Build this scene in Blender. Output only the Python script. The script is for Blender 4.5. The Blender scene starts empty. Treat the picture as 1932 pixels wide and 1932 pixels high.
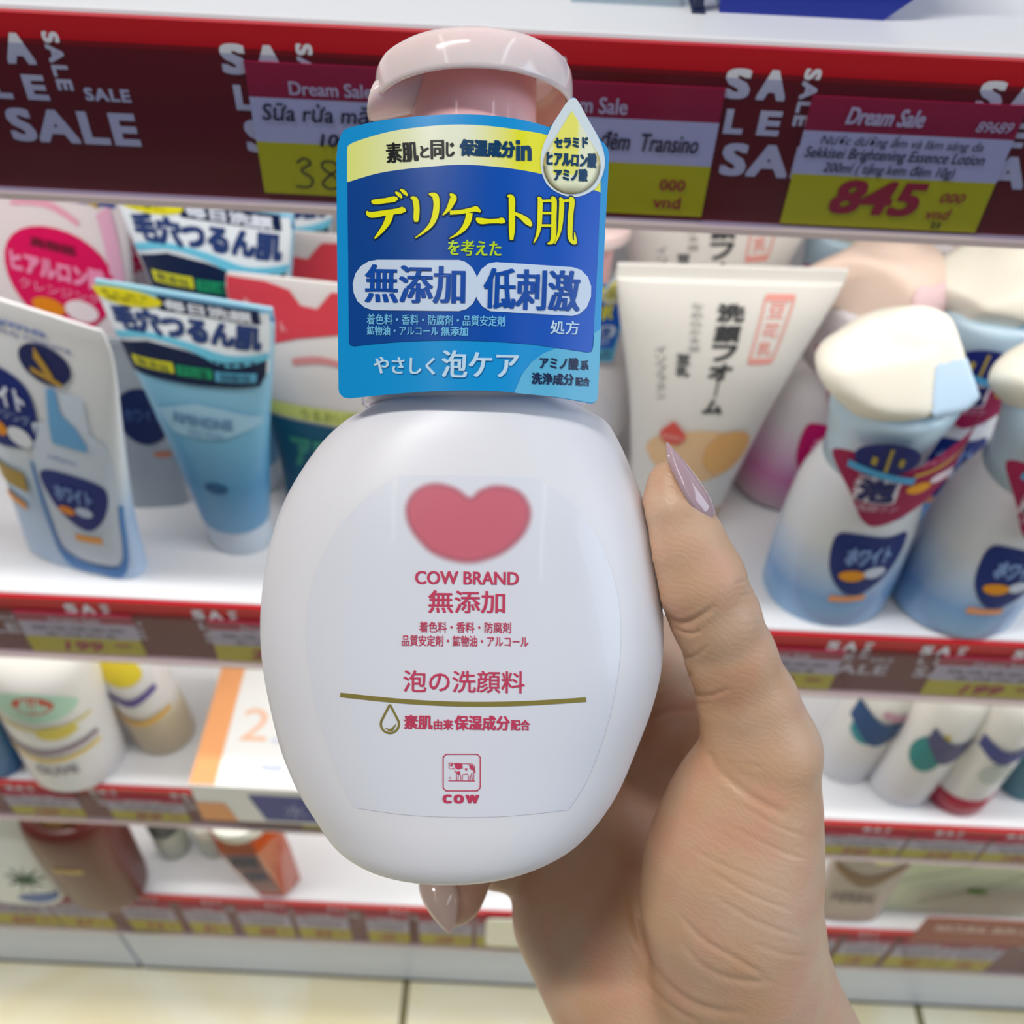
import bpy, bmesh, math, random
import numpy as np
from mathutils import Vector, Matrix
random.seed(4)
SC = bpy.context.scene
COL = SC.collection
R = math.radians

# ------------------------------------------------------------------ camera, world, lights, exposure
FPX, PITCH, ROLL, CAMZ = 1850.0, R(47), R(2.8), 1.14
CAM = Vector((0, 0, CAMZ))
FWD = Vector((0, math.cos(PITCH), -math.sin(PITCH)))
_R0, _U0 = Vector((1, 0, 0)), Vector((0, math.sin(PITCH), math.cos(PITCH)))
RC = math.cos(ROLL) * _R0 + math.sin(ROLL) * _U0
UC = -math.sin(ROLL) * _R0 + math.cos(ROLL) * _U0
cd = bpy.data.cameras.new('camera'); cam = bpy.data.objects.new('camera', cd); COL.objects.link(cam)
cd.sensor_width = 36; cd.lens = FPX / 1932 * 36
cd.clip_start = 0.01
m3 = Matrix((RC, UC, -FWD)).transposed()
cam.matrix_world = Matrix.Translation(CAM) @ m3.to_4x4()
cd.dof.use_dof = True; cd.dof.focus_distance = 0.184; cd.dof.aperture_fstop = 19
SC.camera = cam
SC.view_settings.view_transform = 'Standard'; SC.view_settings.look = 'None'
SC.view_settings.exposure = 0.12; SC.view_settings.gamma = 1; SC.view_settings.use_curve_mapping = False
W = bpy.data.worlds.new('store_ambience'); SC.world = W; W.use_nodes = True
bg = W.node_tree.nodes['Background']
bg.inputs[0].default_value = (0.84, 0.91, 1.0, 1); bg.inputs[1].default_value = 0.14

def area(name, loc, rot, sx, sy, power, col=(1, 1, 1)):
    l = bpy.data.lights.new(name, 'AREA'); l.shape = 'RECTANGLE'; l.size = sx; l.size_y = sy
    l.energy = power; l.color = col
    o = bpy.data.objects.new(name, l); COL.objects.link(o); o.location = loc; o.rotation_euler = rot
    return o
area('ceiling_tube_light', (-0.62, -0.02, CAMZ + 1.45), (R(-2), R(-14), 0), .9, .08, 17.5, (1, .98, .95))
area('ceiling_tube_light', (-0.95, -0.2, CAMZ + 1.5), (0, R(-18), 0), .08, 2.4, 3, (1, .95, .86))
area('ceiling_tube_light', (1.0, -0.3, CAMZ + 1.45), (0, R(20), 0), .08, 2.4, 3.5, (.9, .95, 1))
day = area('storefront_daylight', (1.85, -.25, CAMZ + .6), (0, 0, 0), 1.1, 1.1, 14, (.74, .86, 1))
day.rotation_euler = (Vector((0, .15, CAMZ - .1)) - day.location).to_track_quat('-Z', 'Y').to_euler()

# ------------------------------------------------------------------ picture geometry helpers
def ray(px, py): return FWD + (px - 966) / FPX * RC - (py - 966) / FPX * UC
def atY(px, py, Y): d = ray(px, py); return CAM + d * (Y / d.y)
def atZ(px, py, Z): d = ray(px, py); return CAM + d * ((Z - CAMZ) / d.z)
def lc(px, py, w): return Vector(((px - 966) * w / FPX, w, (966 - py) * w / FPX))      # camera-aligned metres

# ------------------------------------------------------------------ materials
def s2l(c):
    c = c / 255.0
    return c / 12.92 if c <= .04045 else ((c + .055) / 1.055) ** 2.4
def rgb(r, g, b): return (s2l(r), s2l(g), s2l(b), 1)
MATS = {}
def mat(name, col, rough=.45, spec=.5, trans=0, sss=0, alpha=1, metal=0, coat=0, noise=None, bump=0, attr=False, emit=0):
    if name in MATS: return MATS[name]
    m = bpy.data.materials.new(name); m.use_nodes = True; nt = m.node_tree; b = nt.nodes['Principled BSDF']
    b.inputs['Base Color'].default_value = col; b.inputs['Roughness'].default_value = rough
    b.inputs['Specular IOR Level'].default_value = spec; b.inputs['Metallic'].default_value = metal
    b.inputs['Transmission Weight'].default_value = trans; b.inputs['Alpha'].default_value = alpha
    b.inputs['Coat Weight'].default_value = coat
    if sss:
        b.inputs['Subsurface Weight'].default_value = sss; b.inputs['Subsurface Scale'].default_value = .004
        b.inputs['Subsurface Radius'].default_value = (1, .45, .3)
    if attr:
        a = nt.nodes.new('ShaderNodeAttribute'); a.attribute_name = 'Col'
        nt.links.new(a.outputs['Color'], b.inputs['Base Color']); nt.links.new(a.outputs['Alpha'], b.inputs['Alpha'])
    if noise:
        tc = nt.nodes.new('ShaderNodeTexCoord'); n = nt.nodes.new('ShaderNodeTexNoise'); n.inputs['Scale'].default_value = noise[1]
        n.inputs['Detail'].default_value = 4
        r = nt.nodes.new('ShaderNodeValToRGB'); r.color_ramp.elements[0].position = .35; r.color_ramp.elements[1].position = .68
        r.color_ramp.elements[0].color = noise[0]; r.color_ramp.elements[1].color = col
        nt.links.new(tc.outputs['Object'], n.inputs['Vector']); nt.links.new(n.outputs['Fac'], r.inputs['Fac'])
        nt.links.new(r.outputs['Color'], b.inputs['Base Color'])
        if bump:
            bp = nt.nodes.new('ShaderNodeBump'); bp.inputs['Strength'].default_value = bump; bp.inputs['Distance'].default_value = .001
            nt.links.new(n.outputs['Fac'], bp.inputs['Height']); nt.links.new(bp.outputs['Normal'], b.inputs['Normal'])
    MATS[name] = m; return m
def zramp(name, stops, rough=.35):
    m = bpy.data.materials.new(name); m.use_nodes = True; nt = m.node_tree; b = nt.nodes['Principled BSDF']
    b.inputs['Roughness'].default_value = rough
    tc = nt.nodes.new('ShaderNodeTexCoord'); sp = nt.nodes.new('ShaderNodeSeparateXYZ'); r = nt.nodes.new('ShaderNodeValToRGB')
    el = r.color_ramp.elements
    el[0].position, el[0].color = stops[0]; el[1].position, el[1].color = stops[-1]
    for p, c in stops[1:-1]:
        e = el.new(p); e.color = c
    nt.links.new(tc.outputs['Generated'], sp.inputs[0]); nt.links.new(sp.outputs['Z'], r.inputs['Fac']); nt.links.new(r.outputs['Color'], b.inputs['Base Color'])
    MATS[name] = m; return m
def clear_mat(name, tint, gloss=.06, haze=0.0, hazecol=(1, 1, 1, 1), rough=.08):
    m = bpy.data.materials.new(name); m.use_nodes = True; nt = m.node_tree; nt.nodes.clear()
    o = nt.nodes.new('ShaderNodeOutputMaterial'); t = nt.nodes.new('ShaderNodeBsdfTransparent'); t.inputs[0].default_value = tint
    g = nt.nodes.new('ShaderNodeBsdfGlossy'); g.inputs['Roughness'].default_value = rough
    d = nt.nodes.new('ShaderNodeBsdfDiffuse'); d.inputs[0].default_value = hazecol
    m1 = nt.nodes.new('ShaderNodeMixShader'); m1.inputs[0].default_value = haze
    m2 = nt.nodes.new('ShaderNodeMixShader'); m2.inputs[0].default_value = gloss
    nt.links.new(t.outputs[0], m1.inputs[1]); nt.links.new(d.outputs[0], m1.inputs[2])
    nt.links.new(m1.outputs[0], m2.inputs[1]); nt.links.new(g.outputs[0], m2.inputs[2]); nt.links.new(m2.outputs[0], o.inputs[0])
    MATS[name] = m; return m

def ink(r, g, b, rough=.5): return mat('ink_%d_%d_%d' % (r, g, b), rgb(r, g, b), rough, .3)

# ------------------------------------------------------------------ object helpers
def obj(name, verts, faces, m=None, parent=None, smooth=False, col=None):
    me = bpy.data.meshes.new(name); me.from_pydata([tuple(v) for v in verts], [], [tuple(f) for f in faces])
    if smooth: me.polygons.foreach_set('use_smooth', [True] * len(me.polygons))
    if col is not None:
        a = me.attributes.new('Col', 'FLOAT_COLOR', 'POINT')
        a.data.foreach_set('color', np.array(col, dtype=np.float32).ravel())
    me.update()
    o = bpy.data.objects.new(name, me); COL.objects.link(o)
    if m: me.materials.append(m)
    if parent: o.parent = parent
    return o
def tag(o, label=None, cat=None, group=None, kind=None):
    for k, v in (('label', label), ('category', cat), ('group', group), ('kind', kind)):
        if v: o[k] = v
    return o
def thing(name, label, cat, loc=(0, 0, 0), rot=(0, 0, 0), group=None):
    o = bpy.data.objects.new(name, None); COL.objects.link(o); o.location = loc; o.rotation_euler = rot
    o.empty_display_size = .02
    return tag(o, label, cat, group)
def dup(o, parent=None):
    c = o.copy(); COL.objects.link(c)
    if parent: c.parent = parent
    for ch in list(o.children): dup(ch, c)
    return c
def boxm(x0, x1, y0, y1, z0, z1, bev=0.0):
    bm = bmesh.new(); bmesh.ops.create_cube(bm, size=1)
    for v in bm.verts: v.co = Vector(((x0 + x1) / 2 + v.co.x * (x1 - x0), (y0 + y1) / 2 + v.co.y * (y1 - y0), (z0 + z1) / 2 + v.co.z * (z1 - z0)))
    if bev: bmesh.ops.bevel(bm, geom=bm.edges[:], offset=bev, segments=2, affect='EDGES', profile=.5)
    bm.verts.ensure_lookup_table(); bm.verts.index_update()
    r = [v.co.copy() for v in bm.verts], [[v.index for v in f.verts] for f in bm.faces]
    bm.free(); return r
def box(name, x0, x1, y0, y1, z0, z1, m, parent=None, bev=0.0): return obj(name, *boxm(x0, x1, y0, y1, z0, z1, bev), m, parent)
def loft(rings, caps=(True, True)):
    n = len(rings[0]); v = [p for r in rings for p in r]; f = []
    for i in range(len(rings) - 1):
        for j in range(n):
            k = (j + 1) % n; f.append((i * n + j, i * n + k, (i + 1) * n + k, (i + 1) * n + j))
    if caps[0]: f.append(tuple(range(n))[::-1])
    if caps[1]: f.append(tuple((len(rings) - 1) * n + j for j in range(n)))
    return v, f
def sring(z, a, b, e=2.0, cx=0, cy=0, n=48):
    out = []
    for i in range(n):
        t = 2 * math.pi * i / n; c, s = math.cos(t), math.sin(t)
        out.append((cx + a * math.copysign(abs(c) ** (2 / e), c), cy + b * math.copysign(abs(s) ** (2 / e), s), z))
    return out
def interp(tab, z):
    if z <= tab[0][0]: return tab[0][1:]
    for p, q in zip(tab, tab[1:]):
        if z <= q[0]:
            t = (z - p[0]) / (q[0] - p[0] + 1e-12); return tuple(a + (b - a) * t for a, b in zip(p[1:], q[1:]))
    return tab[-1][1:]
def smooth_tab(tab, n=60):
    """catmull-rom resample of a table of (z, ...)"""
    P = [np.array(t, float) for t in tab]; out = []
    for i in range(len(P) - 1):
        p0 = P[max(i - 1, 0)]; p1 = P[i]; p2 = P[i + 1]; p3 = P[min(i + 2, len(P) - 1)]
        k = max(2, n // len(P))
        for j in range(k):
            t = j / k
            out.append(tuple(.5 * (2 * p1 + (p2 - p0) * t + (2 * p0 - 5 * p1 + 4 * p2 - p3) * t * t + (3 * p1 - p0 - 3 * p2 + p3) * t ** 3)))
    out.append(tuple(P[-1])); return out
def curve_pts(pts, k=8, closed=False):
    P = [np.array(p, float) for p in pts]; n = len(P); out = []
    for i in range(n if closed else n - 1):
        g = (lambda q: P[q % n]) if closed else (lambda q: P[min(max(q, 0), n - 1)])
        p0, p1, p2, p3 = g(i - 1), g(i), g(i + 1), g(i + 2)
        for j in range(k):
            t = j / k
            out.append(tuple(.5 * (2 * p1 + (p2 - p0) * t + (2 * p0 - 5 * p1 + 4 * p2 - p3) * t * t + (3 * p1 - p0 - 3 * p2 + p3) * t ** 3)))
    if not closed: out.append(tuple(P[-1]))
    return out
def fill2d(poly, maxlen=None):
    bm = bmesh.new(); vs = [bm.verts.new((x, y, 0)) for x, y in poly]
    f = bm.faces.new(vs); bmesh.ops.triangulate(bm, faces=[f])
    if maxlen:
        for _ in range(7):
            e = [e for e in bm.edges if e.calc_length() > maxlen]
            if not e: break
            bmesh.ops.subdivide_edges(bm, edges=e, cuts=1); bmesh.ops.triangulate(bm, faces=[q for q in bm.faces if len(q.verts) > 3])
    bm.verts.index_update()
    r = [(v.co.x, v.co.y) for v in bm.verts], [[v.index for v in q.verts] for q in bm.faces]
    bm.free(); return r
def decal(name, poly, fn, m, parent, maxlen=None, colfn=None):
    v, f = fill2d(poly, maxlen)
    return obj(name, [fn(*p) for p in v], f, m, parent, True, [colfn(*p) for p in v] if colfn else None)
def merge2d(parts):
    V, Fc = [], []
    for n, (v, f) in enumerate(parts):            # overlapping strokes each get their own thin layer of ink
        k = len(V); V += [p if len(p) == 3 else (p[0], p[1], (n % 12) * 4e-6) for p in v]; Fc += [[i + k for i in q] for q in f]
    return V, Fc
_TC = {}
def glyphs(body, shear=0, space=1.0):
    key = (body, shear, space)
    if key not in _TC:
        cu = bpy.data.curves.new('t', 'FONT'); cu.body = body; cu.size = 1; cu.shear = shear; cu.resolution_u = 3; cu.space_character = space
        o = bpy.data.objects.new('t', cu); COL.objects.link(o); bpy.context.view_layer.update()
        me = bpy.data.meshes.new_from_object(o)
        V = [(v.co.x, v.co.y) for v in me.vertices]; Fc = [list(p.vertices) for p in me.polygons]
        bpy.data.objects.remove(o); bpy.data.curves.remove(cu); bpy.data.meshes.remove(me)
        _TC[key] = V, Fc
    return _TC[key]
def text2d(body, bx, bold=(0, 0), rot=0, shear=0, space=1.0, fitw=True, turn=0):
    """letters fitted to the box (x0, top, x1, bottom); bold thickens by that many units"""
    V, Fc = glyphs(body, shear, space)
    if turn: c, s = math.cos(R(turn)), math.sin(R(turn)); V = [(x * c - y * s, x * s + y * c) for x, y in V]
    xs = [p[0] for p in V]; ys = [p[1] for p in V]; x0, x1, y0, y1 = min(xs), max(xs), min(ys), max(ys)
    a0, t, a1, b = bx
    bx_, by_ = bold; sg = 1 if b > t else -1
    a0 += bx_; a1 -= bx_; t += sg * by_; b -= sg * by_
    q = [(a0 + (x - x0) / (x1 - x0) * (a1 - a0), t + (y1 - y) / (y1 - y0) * (b - t)) for x, y in V]
    if rot:
        cx, cy = (a0 + a1) / 2, (t + b) / 2; c, s = math.cos(R(rot)), math.sin(R(rot))
        q = [(cx + (x - cx) * c - (y - cy) * s, cy + (x - cx) * s + (y - cy) * c) for x, y in q]
    if bx_ or by_:
        offs = {(-1, 0), (1, 0), (-.5, 0), (.5, 0)} if not by_ else {(0, 0), (1, 0), (-1, 0), (0, 1), (0, -1), (1, 1), (-1, 1), (1, -1), (-1, -1)}
        return merge2d([([(x + dx * bx_, y + dy * by_) for x, y in q], Fc) for dx, dy in offs])
    return q, Fc
def ribbon(pts, k=6, extra=0.0):
    """pts: (x, y, width)"""
    P = curve_pts(pts, k) if len(pts) > 2 else [tuple(np.array(pts[0]) + (np.array(pts[1]) - np.array(pts[0])) * t / 4) for t in range(5)]
    V = []
    for i, (x, y, w) in enumerate(P):
        a = P[max(i - 1, 0)]; b = P[min(i + 1, len(P) - 1)]; dx, dy = b[0] - a[0], b[1] - a[1]; l = math.hypot(dx, dy) or 1
        ex = 0
        if extra: ex = -extra / 2 if i == 0 else (extra / 2 if i == len(P) - 1 else 0)
        h = (w + extra) / 2; x += dx / l * ex; y += dy / l * ex
        V += [(x - dy / l * h, y + dx / l * h), (x + dy / l * h, y - dx / l * h)]
    return V, [(2 * i, 2 * i + 1, 2 * i + 3, 2 * i + 2) for i in range(len(P) - 1)]
def put(name, vf, fn, m, parent): return obj(name, [Vector(fn(p[0], p[1])) - Vector((0, p[2] if len(p) == 3 else 0, 0)) for p in vf[0]], vf[1], m, parent)
def text(name, body, bx, fn, m, parent, **k): return put(name, text2d(body, bx, **k), fn, m, parent)
def ell(cx, cy, rx, ry, n=28, rot=0):
    c, s = math.cos(R(rot)), math.sin(R(rot)); out = []
    for i in range(n):
        t = 2 * math.pi * i / n; x, y = rx * math.cos(t), ry * math.sin(t); out.append((cx + x * c - y * s, cy + x * s + y * c))
    return out
def rrect(x0, y0, x1, y1, r, n=5):
    out = []
    for cx, cy, a in ((x1 - r, y1 - r, 0), (x0 + r, y1 - r, 90), (x0 + r, y0 + r, 180), (x1 - r, y0 + r, 270)):
        for i in range(n + 1): t = R(a + 90 * i / n); out.append((cx + r * math.cos(t), cy + r * math.sin(t)))
    return out
def teardrop(cx, cy, r, tipy, n=36, sx=1.0):
    """round end at (cx, cy) radius r, tip up at tipy (y down)"""
    d = cy - tipy; a0 = math.asin(min(1, r / d)); out = [(cx, tipy)]
    for i in range(n + 1):
        t = -a0 + (math.pi + 2 * a0) * i / n
        out.append((cx + sx * r * math.cos(t), cy + r * math.sin(t)))
    return out

# ------------------------------------------------------------------ setting: floor, back wall, plinth
WHITE = mat('white_enamel_shelf', rgb(236, 236, 238), .35)
HF = [.29, .318, .34, .35]                    # distance of each shelf's front edge
ZT = [atY(966, y, h).z for y, h in zip((58, 1167, 1520, 1722), HF)]
ZB = [atY(966, y, h).z for y, h in zip((395, 1268, 1578, 1786), HF)]
YB = .66
def floor_mat():
    m = bpy.data.materials.new('cream_floor_tiles'); m.use_nodes = True; nt = m.node_tree; b = nt.nodes['Principled BSDF']
    tc = nt.nodes.new('ShaderNodeTexCoord'); mp = nt.nodes.new('ShaderNodeMapping'); mp.inputs['Location'].default_value = (.09, .20, 0)
    br = nt.nodes.new('ShaderNodeTexBrick'); br.offset = 0; br.inputs['Scale'].default_value = 1
    br.inputs['Brick Width'].default_value = .56; br.inputs['Row Height'].default_value = .6; br.inputs['Mortar Size'].default_value = .004
    no = nt.nodes.new('ShaderNodeTexNoise'); no.inputs['Scale'].default_value = 5; no.inputs['Detail'].default_value = 6
    no.inputs['Distortion'].default_value = 1.2
    rp = nt.nodes.new('ShaderNodeValToRGB'); rp.color_ramp.elements[0].color = rgb(244, 232, 190); rp.color_ramp.elements[1].color = rgb(252, 246, 220)
    rp.color_ramp.elements[0].position = .4; rp.color_ramp.elements[1].position = .62
    br.inputs['Mortar'].default_value = rgb(120, 112, 70)
    L = nt.links.new
    L(tc.outputs['Object'], mp.inputs[0]); L(mp.outputs[0], br.inputs['Vector']); L(mp.outputs[0], no.inputs['Vector']); L(no.outputs['Fac'], rp.inputs['Fac'])
    L(rp.outputs['Color'], br.inputs['Color1']); L(rp.outputs['Color'], br.inputs['Color2']); L(br.outputs['Color'], b.inputs['Base Color'])
    b.inputs['Roughness'].default_value = .12
    return m
tag(box('floor', -1.6, 1.6, -1.6, .36, -.05, 0, floor_mat()), kind='structure')
tag(box('wall_back', -1.6, 1.6, YB, YB + .03, -.05, 1.75, mat('grey_white_back_panel', rgb(205, 203, 205), .5)), kind='structure')
PL = mat('light_grey_kick_plate', rgb(214, 222, 238), .4)
tag(box('baseboard_front', -1.6, 1.6, .362, YB, 0, ZB[3] + .02, mat('dark_plinth_core', rgb(70, 70, 72), .6)), kind='structure')
t = thing('kick_plate', 'long pale grey kick plate under the bottom shelf beyond the seam', 'kick plate', (0, .352, 0), group='kick plates at the floor')
xs = atY(236, 1780, .352).x
for nm, a, b_, lab in (('kick_plate', -1.6, xs - .0018, 'short pale grey kick plate before the seam under the brown bottle'), ('kick_plate', xs + .0018, 1.6, None)):
    o = t if lab is None else thing('kick_plate', lab, 'kick plate', (0, .352, 0), group='kick plates at the floor')
    box('panel', a, b_, 0, .009, .012, ZB[3] - .003, PL, o, .001)
    box('foot_rail', a, b_, .001, .009, 0, .011, mat('dark_rubber_foot', rgb(62, 66, 70), .6), o)

# ------------------------------------------------------------------ shelves with their red sale strips
RED = mat('red_sale_strip', rgb(200, 6, 28), .32)
RED_SHADED = mat('shaded_red_strip', rgb(122, 4, 18), .4)  # darker copy of the strip's red, shade put into the colour
SALEW = mat('white_strip_lettering', rgb(238, 238, 244), .4)
COVER = [clear_mat('shade_tinted_cover', (.78, .79, .88, 1), .018), clear_mat('hazy_clear_cover', (.87, .85, .88, 1), .03, .06, rgb(200, 190, 190))]  # clear covers given a dark tint that stands in for shade on the strip
LIPM = mat('pale_plastic_lip', rgb(214, 196, 196), .3)
SH_LAB = ['white shelf with the widest red strip, level with the pump head', 'white shelf under the blue pouch and the foaming bottles',
          'white shelf under the orange striped box', 'lowest white shelf, just above the floor and the kick plates']
def sale_block(parts, x, y, k, full=True):
    """one SALE block; x,y = px of the top left S, k = scale against the front strip"""
    def T(b, x0, y0, x1, y1, bo=3, **q): parts.append(text2d(b, (x + x0 * k, y + y0 * k, x + x1 * k, y + y1 * k), bold=(bo * k, bo * k * .8), **q))
    T('S', 0, 0, 50, 58, 4.2); T('A', 64, 0, 120, 58, 4.2); T('L', 14, 78, 52, 128, 3.6); T('E', 80, 78, 124, 128, 3.6)
    T('SALE', 22, 146, 284, 216, 4.2, space=1.12)
    T('SALE', 146, -6, 178, 106, 1.9, turn=-90, space=1.15); T('SALE', 196, 98, 286, 124, 1.5, space=1.15)
SHELF = []
for i in range(4):
    h = HF[i]
    s = thing('display_shelf', SH_LAB[i], 'shelf', (0, h, ZT[i]), group='white shelves with red sale strips')
    hgt = ZT[i] - ZB[i]
    box('deck', -1.3, 1.3, .002, YB - h - .001, -.022, 0, WHITE, s, .0015)
    p = box('sale_strip', -1.3, 1.3, -.001, .0015, -hgt, -.0012, RED, s)
    box('shaded_strip_part', -1.3, 1.3, -.0012, -.0009, -hgt + .0005, -(.0082 if i == 0 else .0105), RED_SHADED, p)  # lower part of the red strip, painted darker as shade
    parts = []
    fn = lambda x, y, h=h, zt=ZT[i]: Vector((x, -.0014, -y))
    k = .29 / 1850 * .976 * 1.0                         # metres per picture pixel on the front strip
    y0 = .0068 if i == 0 else .0045
    if i == 0: xx = [atY(410 + 482 * n, 60 + 27 * n, h).x for n in range(-4, 7)]
    elif i == 1: xx = [atY(130 - 238 * 3 + 236 * n, 1145, h).x for n in range(0, 5)] + [atY(1555 + 180 * n, 1225, h).x for n in range(0, 7)]
    elif i == 2: xx = [atY(10 + 152 * n, 1480, h).x for n in range(-3, 18)]
    else: xx = [atY(30 + 117 * n, 1700, h).x for n in range(-5, 26)]
    kk = k if i == 0 else k * (.9 if i == 1 else .76 if i == 2 else .66)
    for x in xx: sale_block(parts, x, y0, kk)
    put('sale_lettering', merge2d(parts), fn, SALEW, p)
    box('clear_cover', -1.3, 1.3, -.0046, -.0040, -hgt + .001, -(.0085 if i == 0 else .011), COVER[0 if i == 0 else 1], s)
    box('strip_lip', -1.3, 1.3, -.0052, .002, -hgt - .0022, -hgt, LIPM, s)
    SHELF.append(s)
for i, e in ((0, 1.9), (1, 1.7), (2, 1.8)):               # unseen fill lights added under the shelves to brighten the goods
    area('shelf_fill_light', (0, HF[i] + .035, ZT[i] - .034), (R(14), 0, 0), 2.2, .02, e, (1, .985, .95))

# ------------------------------------------------------------------ price tags
TAGR, TAGW, TAGY = mat('maroon_tag_header', rgb(190, 22, 70), .5), mat('white_tag_paper', rgb(232, 234, 250), .5), mat('yellow_tag_field', rgb(238, 234, 8), .5)
TXD, TXW, TXR = ink(28, 30, 60), ink(240, 225, 235), ink(200, 40, 70)
def price_tag(i, x0, top, w, hh, label, lines, group='price tags on the shelf strips', hd=.25, wd=.585):
    """x0, top in metres from the strip's top edge; lines = (text, box in 0..1 units of the tag, ink, bold, options)"""
    t = thing('price_tag', label, 'price tag', (x0, HF[i] - .0018, ZT[i] - top), group=group)
    for nm, a, b, m in (('header', 0, hd, TAGR), ('description_field', hd, wd, TAGW), ('price_field', wd, 1, TAGY)):
        p = box(nm, 0, w, -.0003, .0003, -b * hh, -a * hh, m, t)
        for (bd, bx, mm, bo, kw) in lines:
            if a <= (bx[1] + bx[3]) / 2 < b:
                vf = text2d(bd, (bx[0] * w, bx[1] * hh, bx[2] * w, bx[3] * hh), bold=(bo * w, bo * w * .7), **kw) if isinstance(bd, str) else \
                    merge2d([ribbon([(x * w, y * hh, bo * w) for x, y in st], 6) for st in bd])
                put('lettering', vf, lambda x, y: (x, -.0006, -y), mm, p)
    return t
def pxm(i, x0, y0, x1): a, b = atY(x0, y0, HF[i]), atY(x1, y0 + (x1 - x0) * .05, HF[i]); return a.x, ZT[i] - a.z, b.x - a.x
x0, tp, w = pxm(0, 462, 110, 860); H1 = ZT[0] - atY(500, 357, HF[0]).z - tp
SH = dict(shear=.2)
hand3 = [[(.19, .74), (.23, .70), (.26, .74), (.21, .80), (.26, .86), (.24, .93), (.17, .93)]]
hand8 = [[(.38, .72), (.33, .72), (.32, .77), (.38, .84), (.40, .91), (.35, .94), (.31, .90), (.35, .83), (.40, .77), (.38, .72)]]
price_tag(0, x0, tp, w, H1, 'handwritten price tag with a penned price starting 38', [
    ('Dream Sale', (.20, .12, .60, .22), TXW, .002, {}), ('Sữa rửa mặt', (.05, .28, .62, .45), TXD, .0012, SH), ('100', (.32, .50, .47, .60), TXD, .002, SH),
    (hand3, (0, .7, 1, .95), TXD, .010, {}), (hand8, (0, .7, 1, .95), TXD, .010, {}), ('000', (.84, .68, .95, .77), TXR, .001, {}), ('vnd', (.82, .82, .94, .92), TXR, .001, {})])
x0, tp, w = pxm(0, 970, 142, 1368)
price_tag(0, x0, tp, w, H1, 'handwritten price tag with no price filled in, beside the gold drop badge', [
    ('Dream Sale', (.14, .10, .55, .22), TXW, .002, {}), ('Kem dưỡng đêm  Transino', (-.0 + .02, .34, .92, .53), TXD, .0012, SH),
    ('000', (.76, .70, .89, .79), TXR, .001, {}), ('vnd', (.74, .84, .88, .94), TXR, .001, {})])
x0, tp, w = pxm(0, 1532, 175, 1936)
price_tag(0, x0, tp, w, H1, 'printed price tag reading 845 in large maroon figures', [
    ('Dream Sale', (.18, .06, .55, .19), TXW, .0035, SH), ('89689', (.80, .12, .97, .20), TXW, .001, SH),
    ('Nước dưỡng ẩm và làm sáng da', (.09, .255, .87, .365), TXD, 0, SH), ('Sekkisei Brightening Essence Lotion', (.03, .365, .90, .475), TXD, .0005, SH),
    ('200ml ( tặng kem đêm 10g)', (.14, .475, .78, .58), TXD, .0003, SH), ('845', (.22, .61, .68, .89), TXR, .010, SH),
    ('000', (.76, .68, .88, .76), TXR, .0006, SH), ('vnd', (.72, .81, .84, .90), TXR, .0006, SH), ('23', (.76, .925, .81, .975), TXD, .001, {})])
def small_tags(i, spec, h0, labels):
    for (px0, px1, py, price), lab in zip(spec, labels):
        x0, tp, w = pxm(i, px0, py, px1)
        price_tag(i, x0, .0125, w, (ZT[i] - ZB[i]) - .0135, lab, [
            ('Dream Sale', (.28, .08, .72, .20), TXW, .003, {}), ('Sữa rửa mặt tạo bọt', (.10, .30, .90, .42), TXD, .001, SH),
            ('dịu nhẹ cho da', (.2, .46, .8, .57), TXD, .001, SH), (price, (.30, .68, .66, .92), TXR, .008, SH), ('000', (.76, .70, .90, .80), TXR, .001, SH)], hd=.22, wd=.60)
small_tags(1, [(35, 255, 1165, '199'), (395, 615, 1180, '265'), (640, 860, 1200, '185'), (880, 1100, 1215, '150'), (1370, 1590, 1225, '169'), (1770, 2000, 1245, '199')], 0,
           ['price tag on the strip under the blue pouch, reading 199', 'price tag on the strip half hidden by the white bottle, below the pale blue tube', 'price tag hidden behind the white bottle on the second strip',
            'price tag behind the middle of the white bottle on the second strip', 'price tag on the second strip just beside the thumb base', 'price tag on the second strip under the foaming bottle at the picture edge'])
small_tags(2, [(-5, 135, 1480, '120'), (190, 340, 1490, '99'), (560, 700, 1510, '85'), (1560, 1720, 1560, '240'), (1726, 1870, 1570, '210'), (1876, 2020, 1580, '180')], 0,
           ['price tag under the tall white and gold tube', 'price tag under the beige tube, next to the orange striped box', 'price tag on the third strip behind the white bottle',
            'price tag on the third strip right beside the wrist', 'middle price tag on the third strip under the red capped tube', 'last price tag on the third strip at the picture edge'])
q4 = [(-40, 88), (92, 195), (228, 325), (345, 425), (448, 545), (556, 655), (690, 770), (790, 890), (900, 1000), (1560, 1585), (1600, 1690), (1705, 1810), (1815, 1910)]
small_tags(3, [(a, b, 1700 + a * .04, str(60 + 7 * n)) for n, (a, b) in enumerate(q4)], 0,
           ['bottom strip price tag at the picture edge below the green pouch', 'bottom strip price tag below the green and white pouch', 'bottom strip price tag just past the brown bottle',
            'narrow bottom strip price tag below the pale jar', 'bottom strip price tag below the orange jar', 'bottom strip price tag past the orange jar, before the white bottle base', 'bottom strip price tag just left of the fingertip nail',
            'bottom strip price tag directly behind the fingertip nail', 'bottom strip price tag behind the blank white card', 'narrow bottom strip price tag touching the wrist outline', 'bottom strip price tag below the grey-brown pouch',
            'bottom strip price tag below the brown sign card', 'bottom strip price tag at the far end below the brown sign card'])

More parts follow.
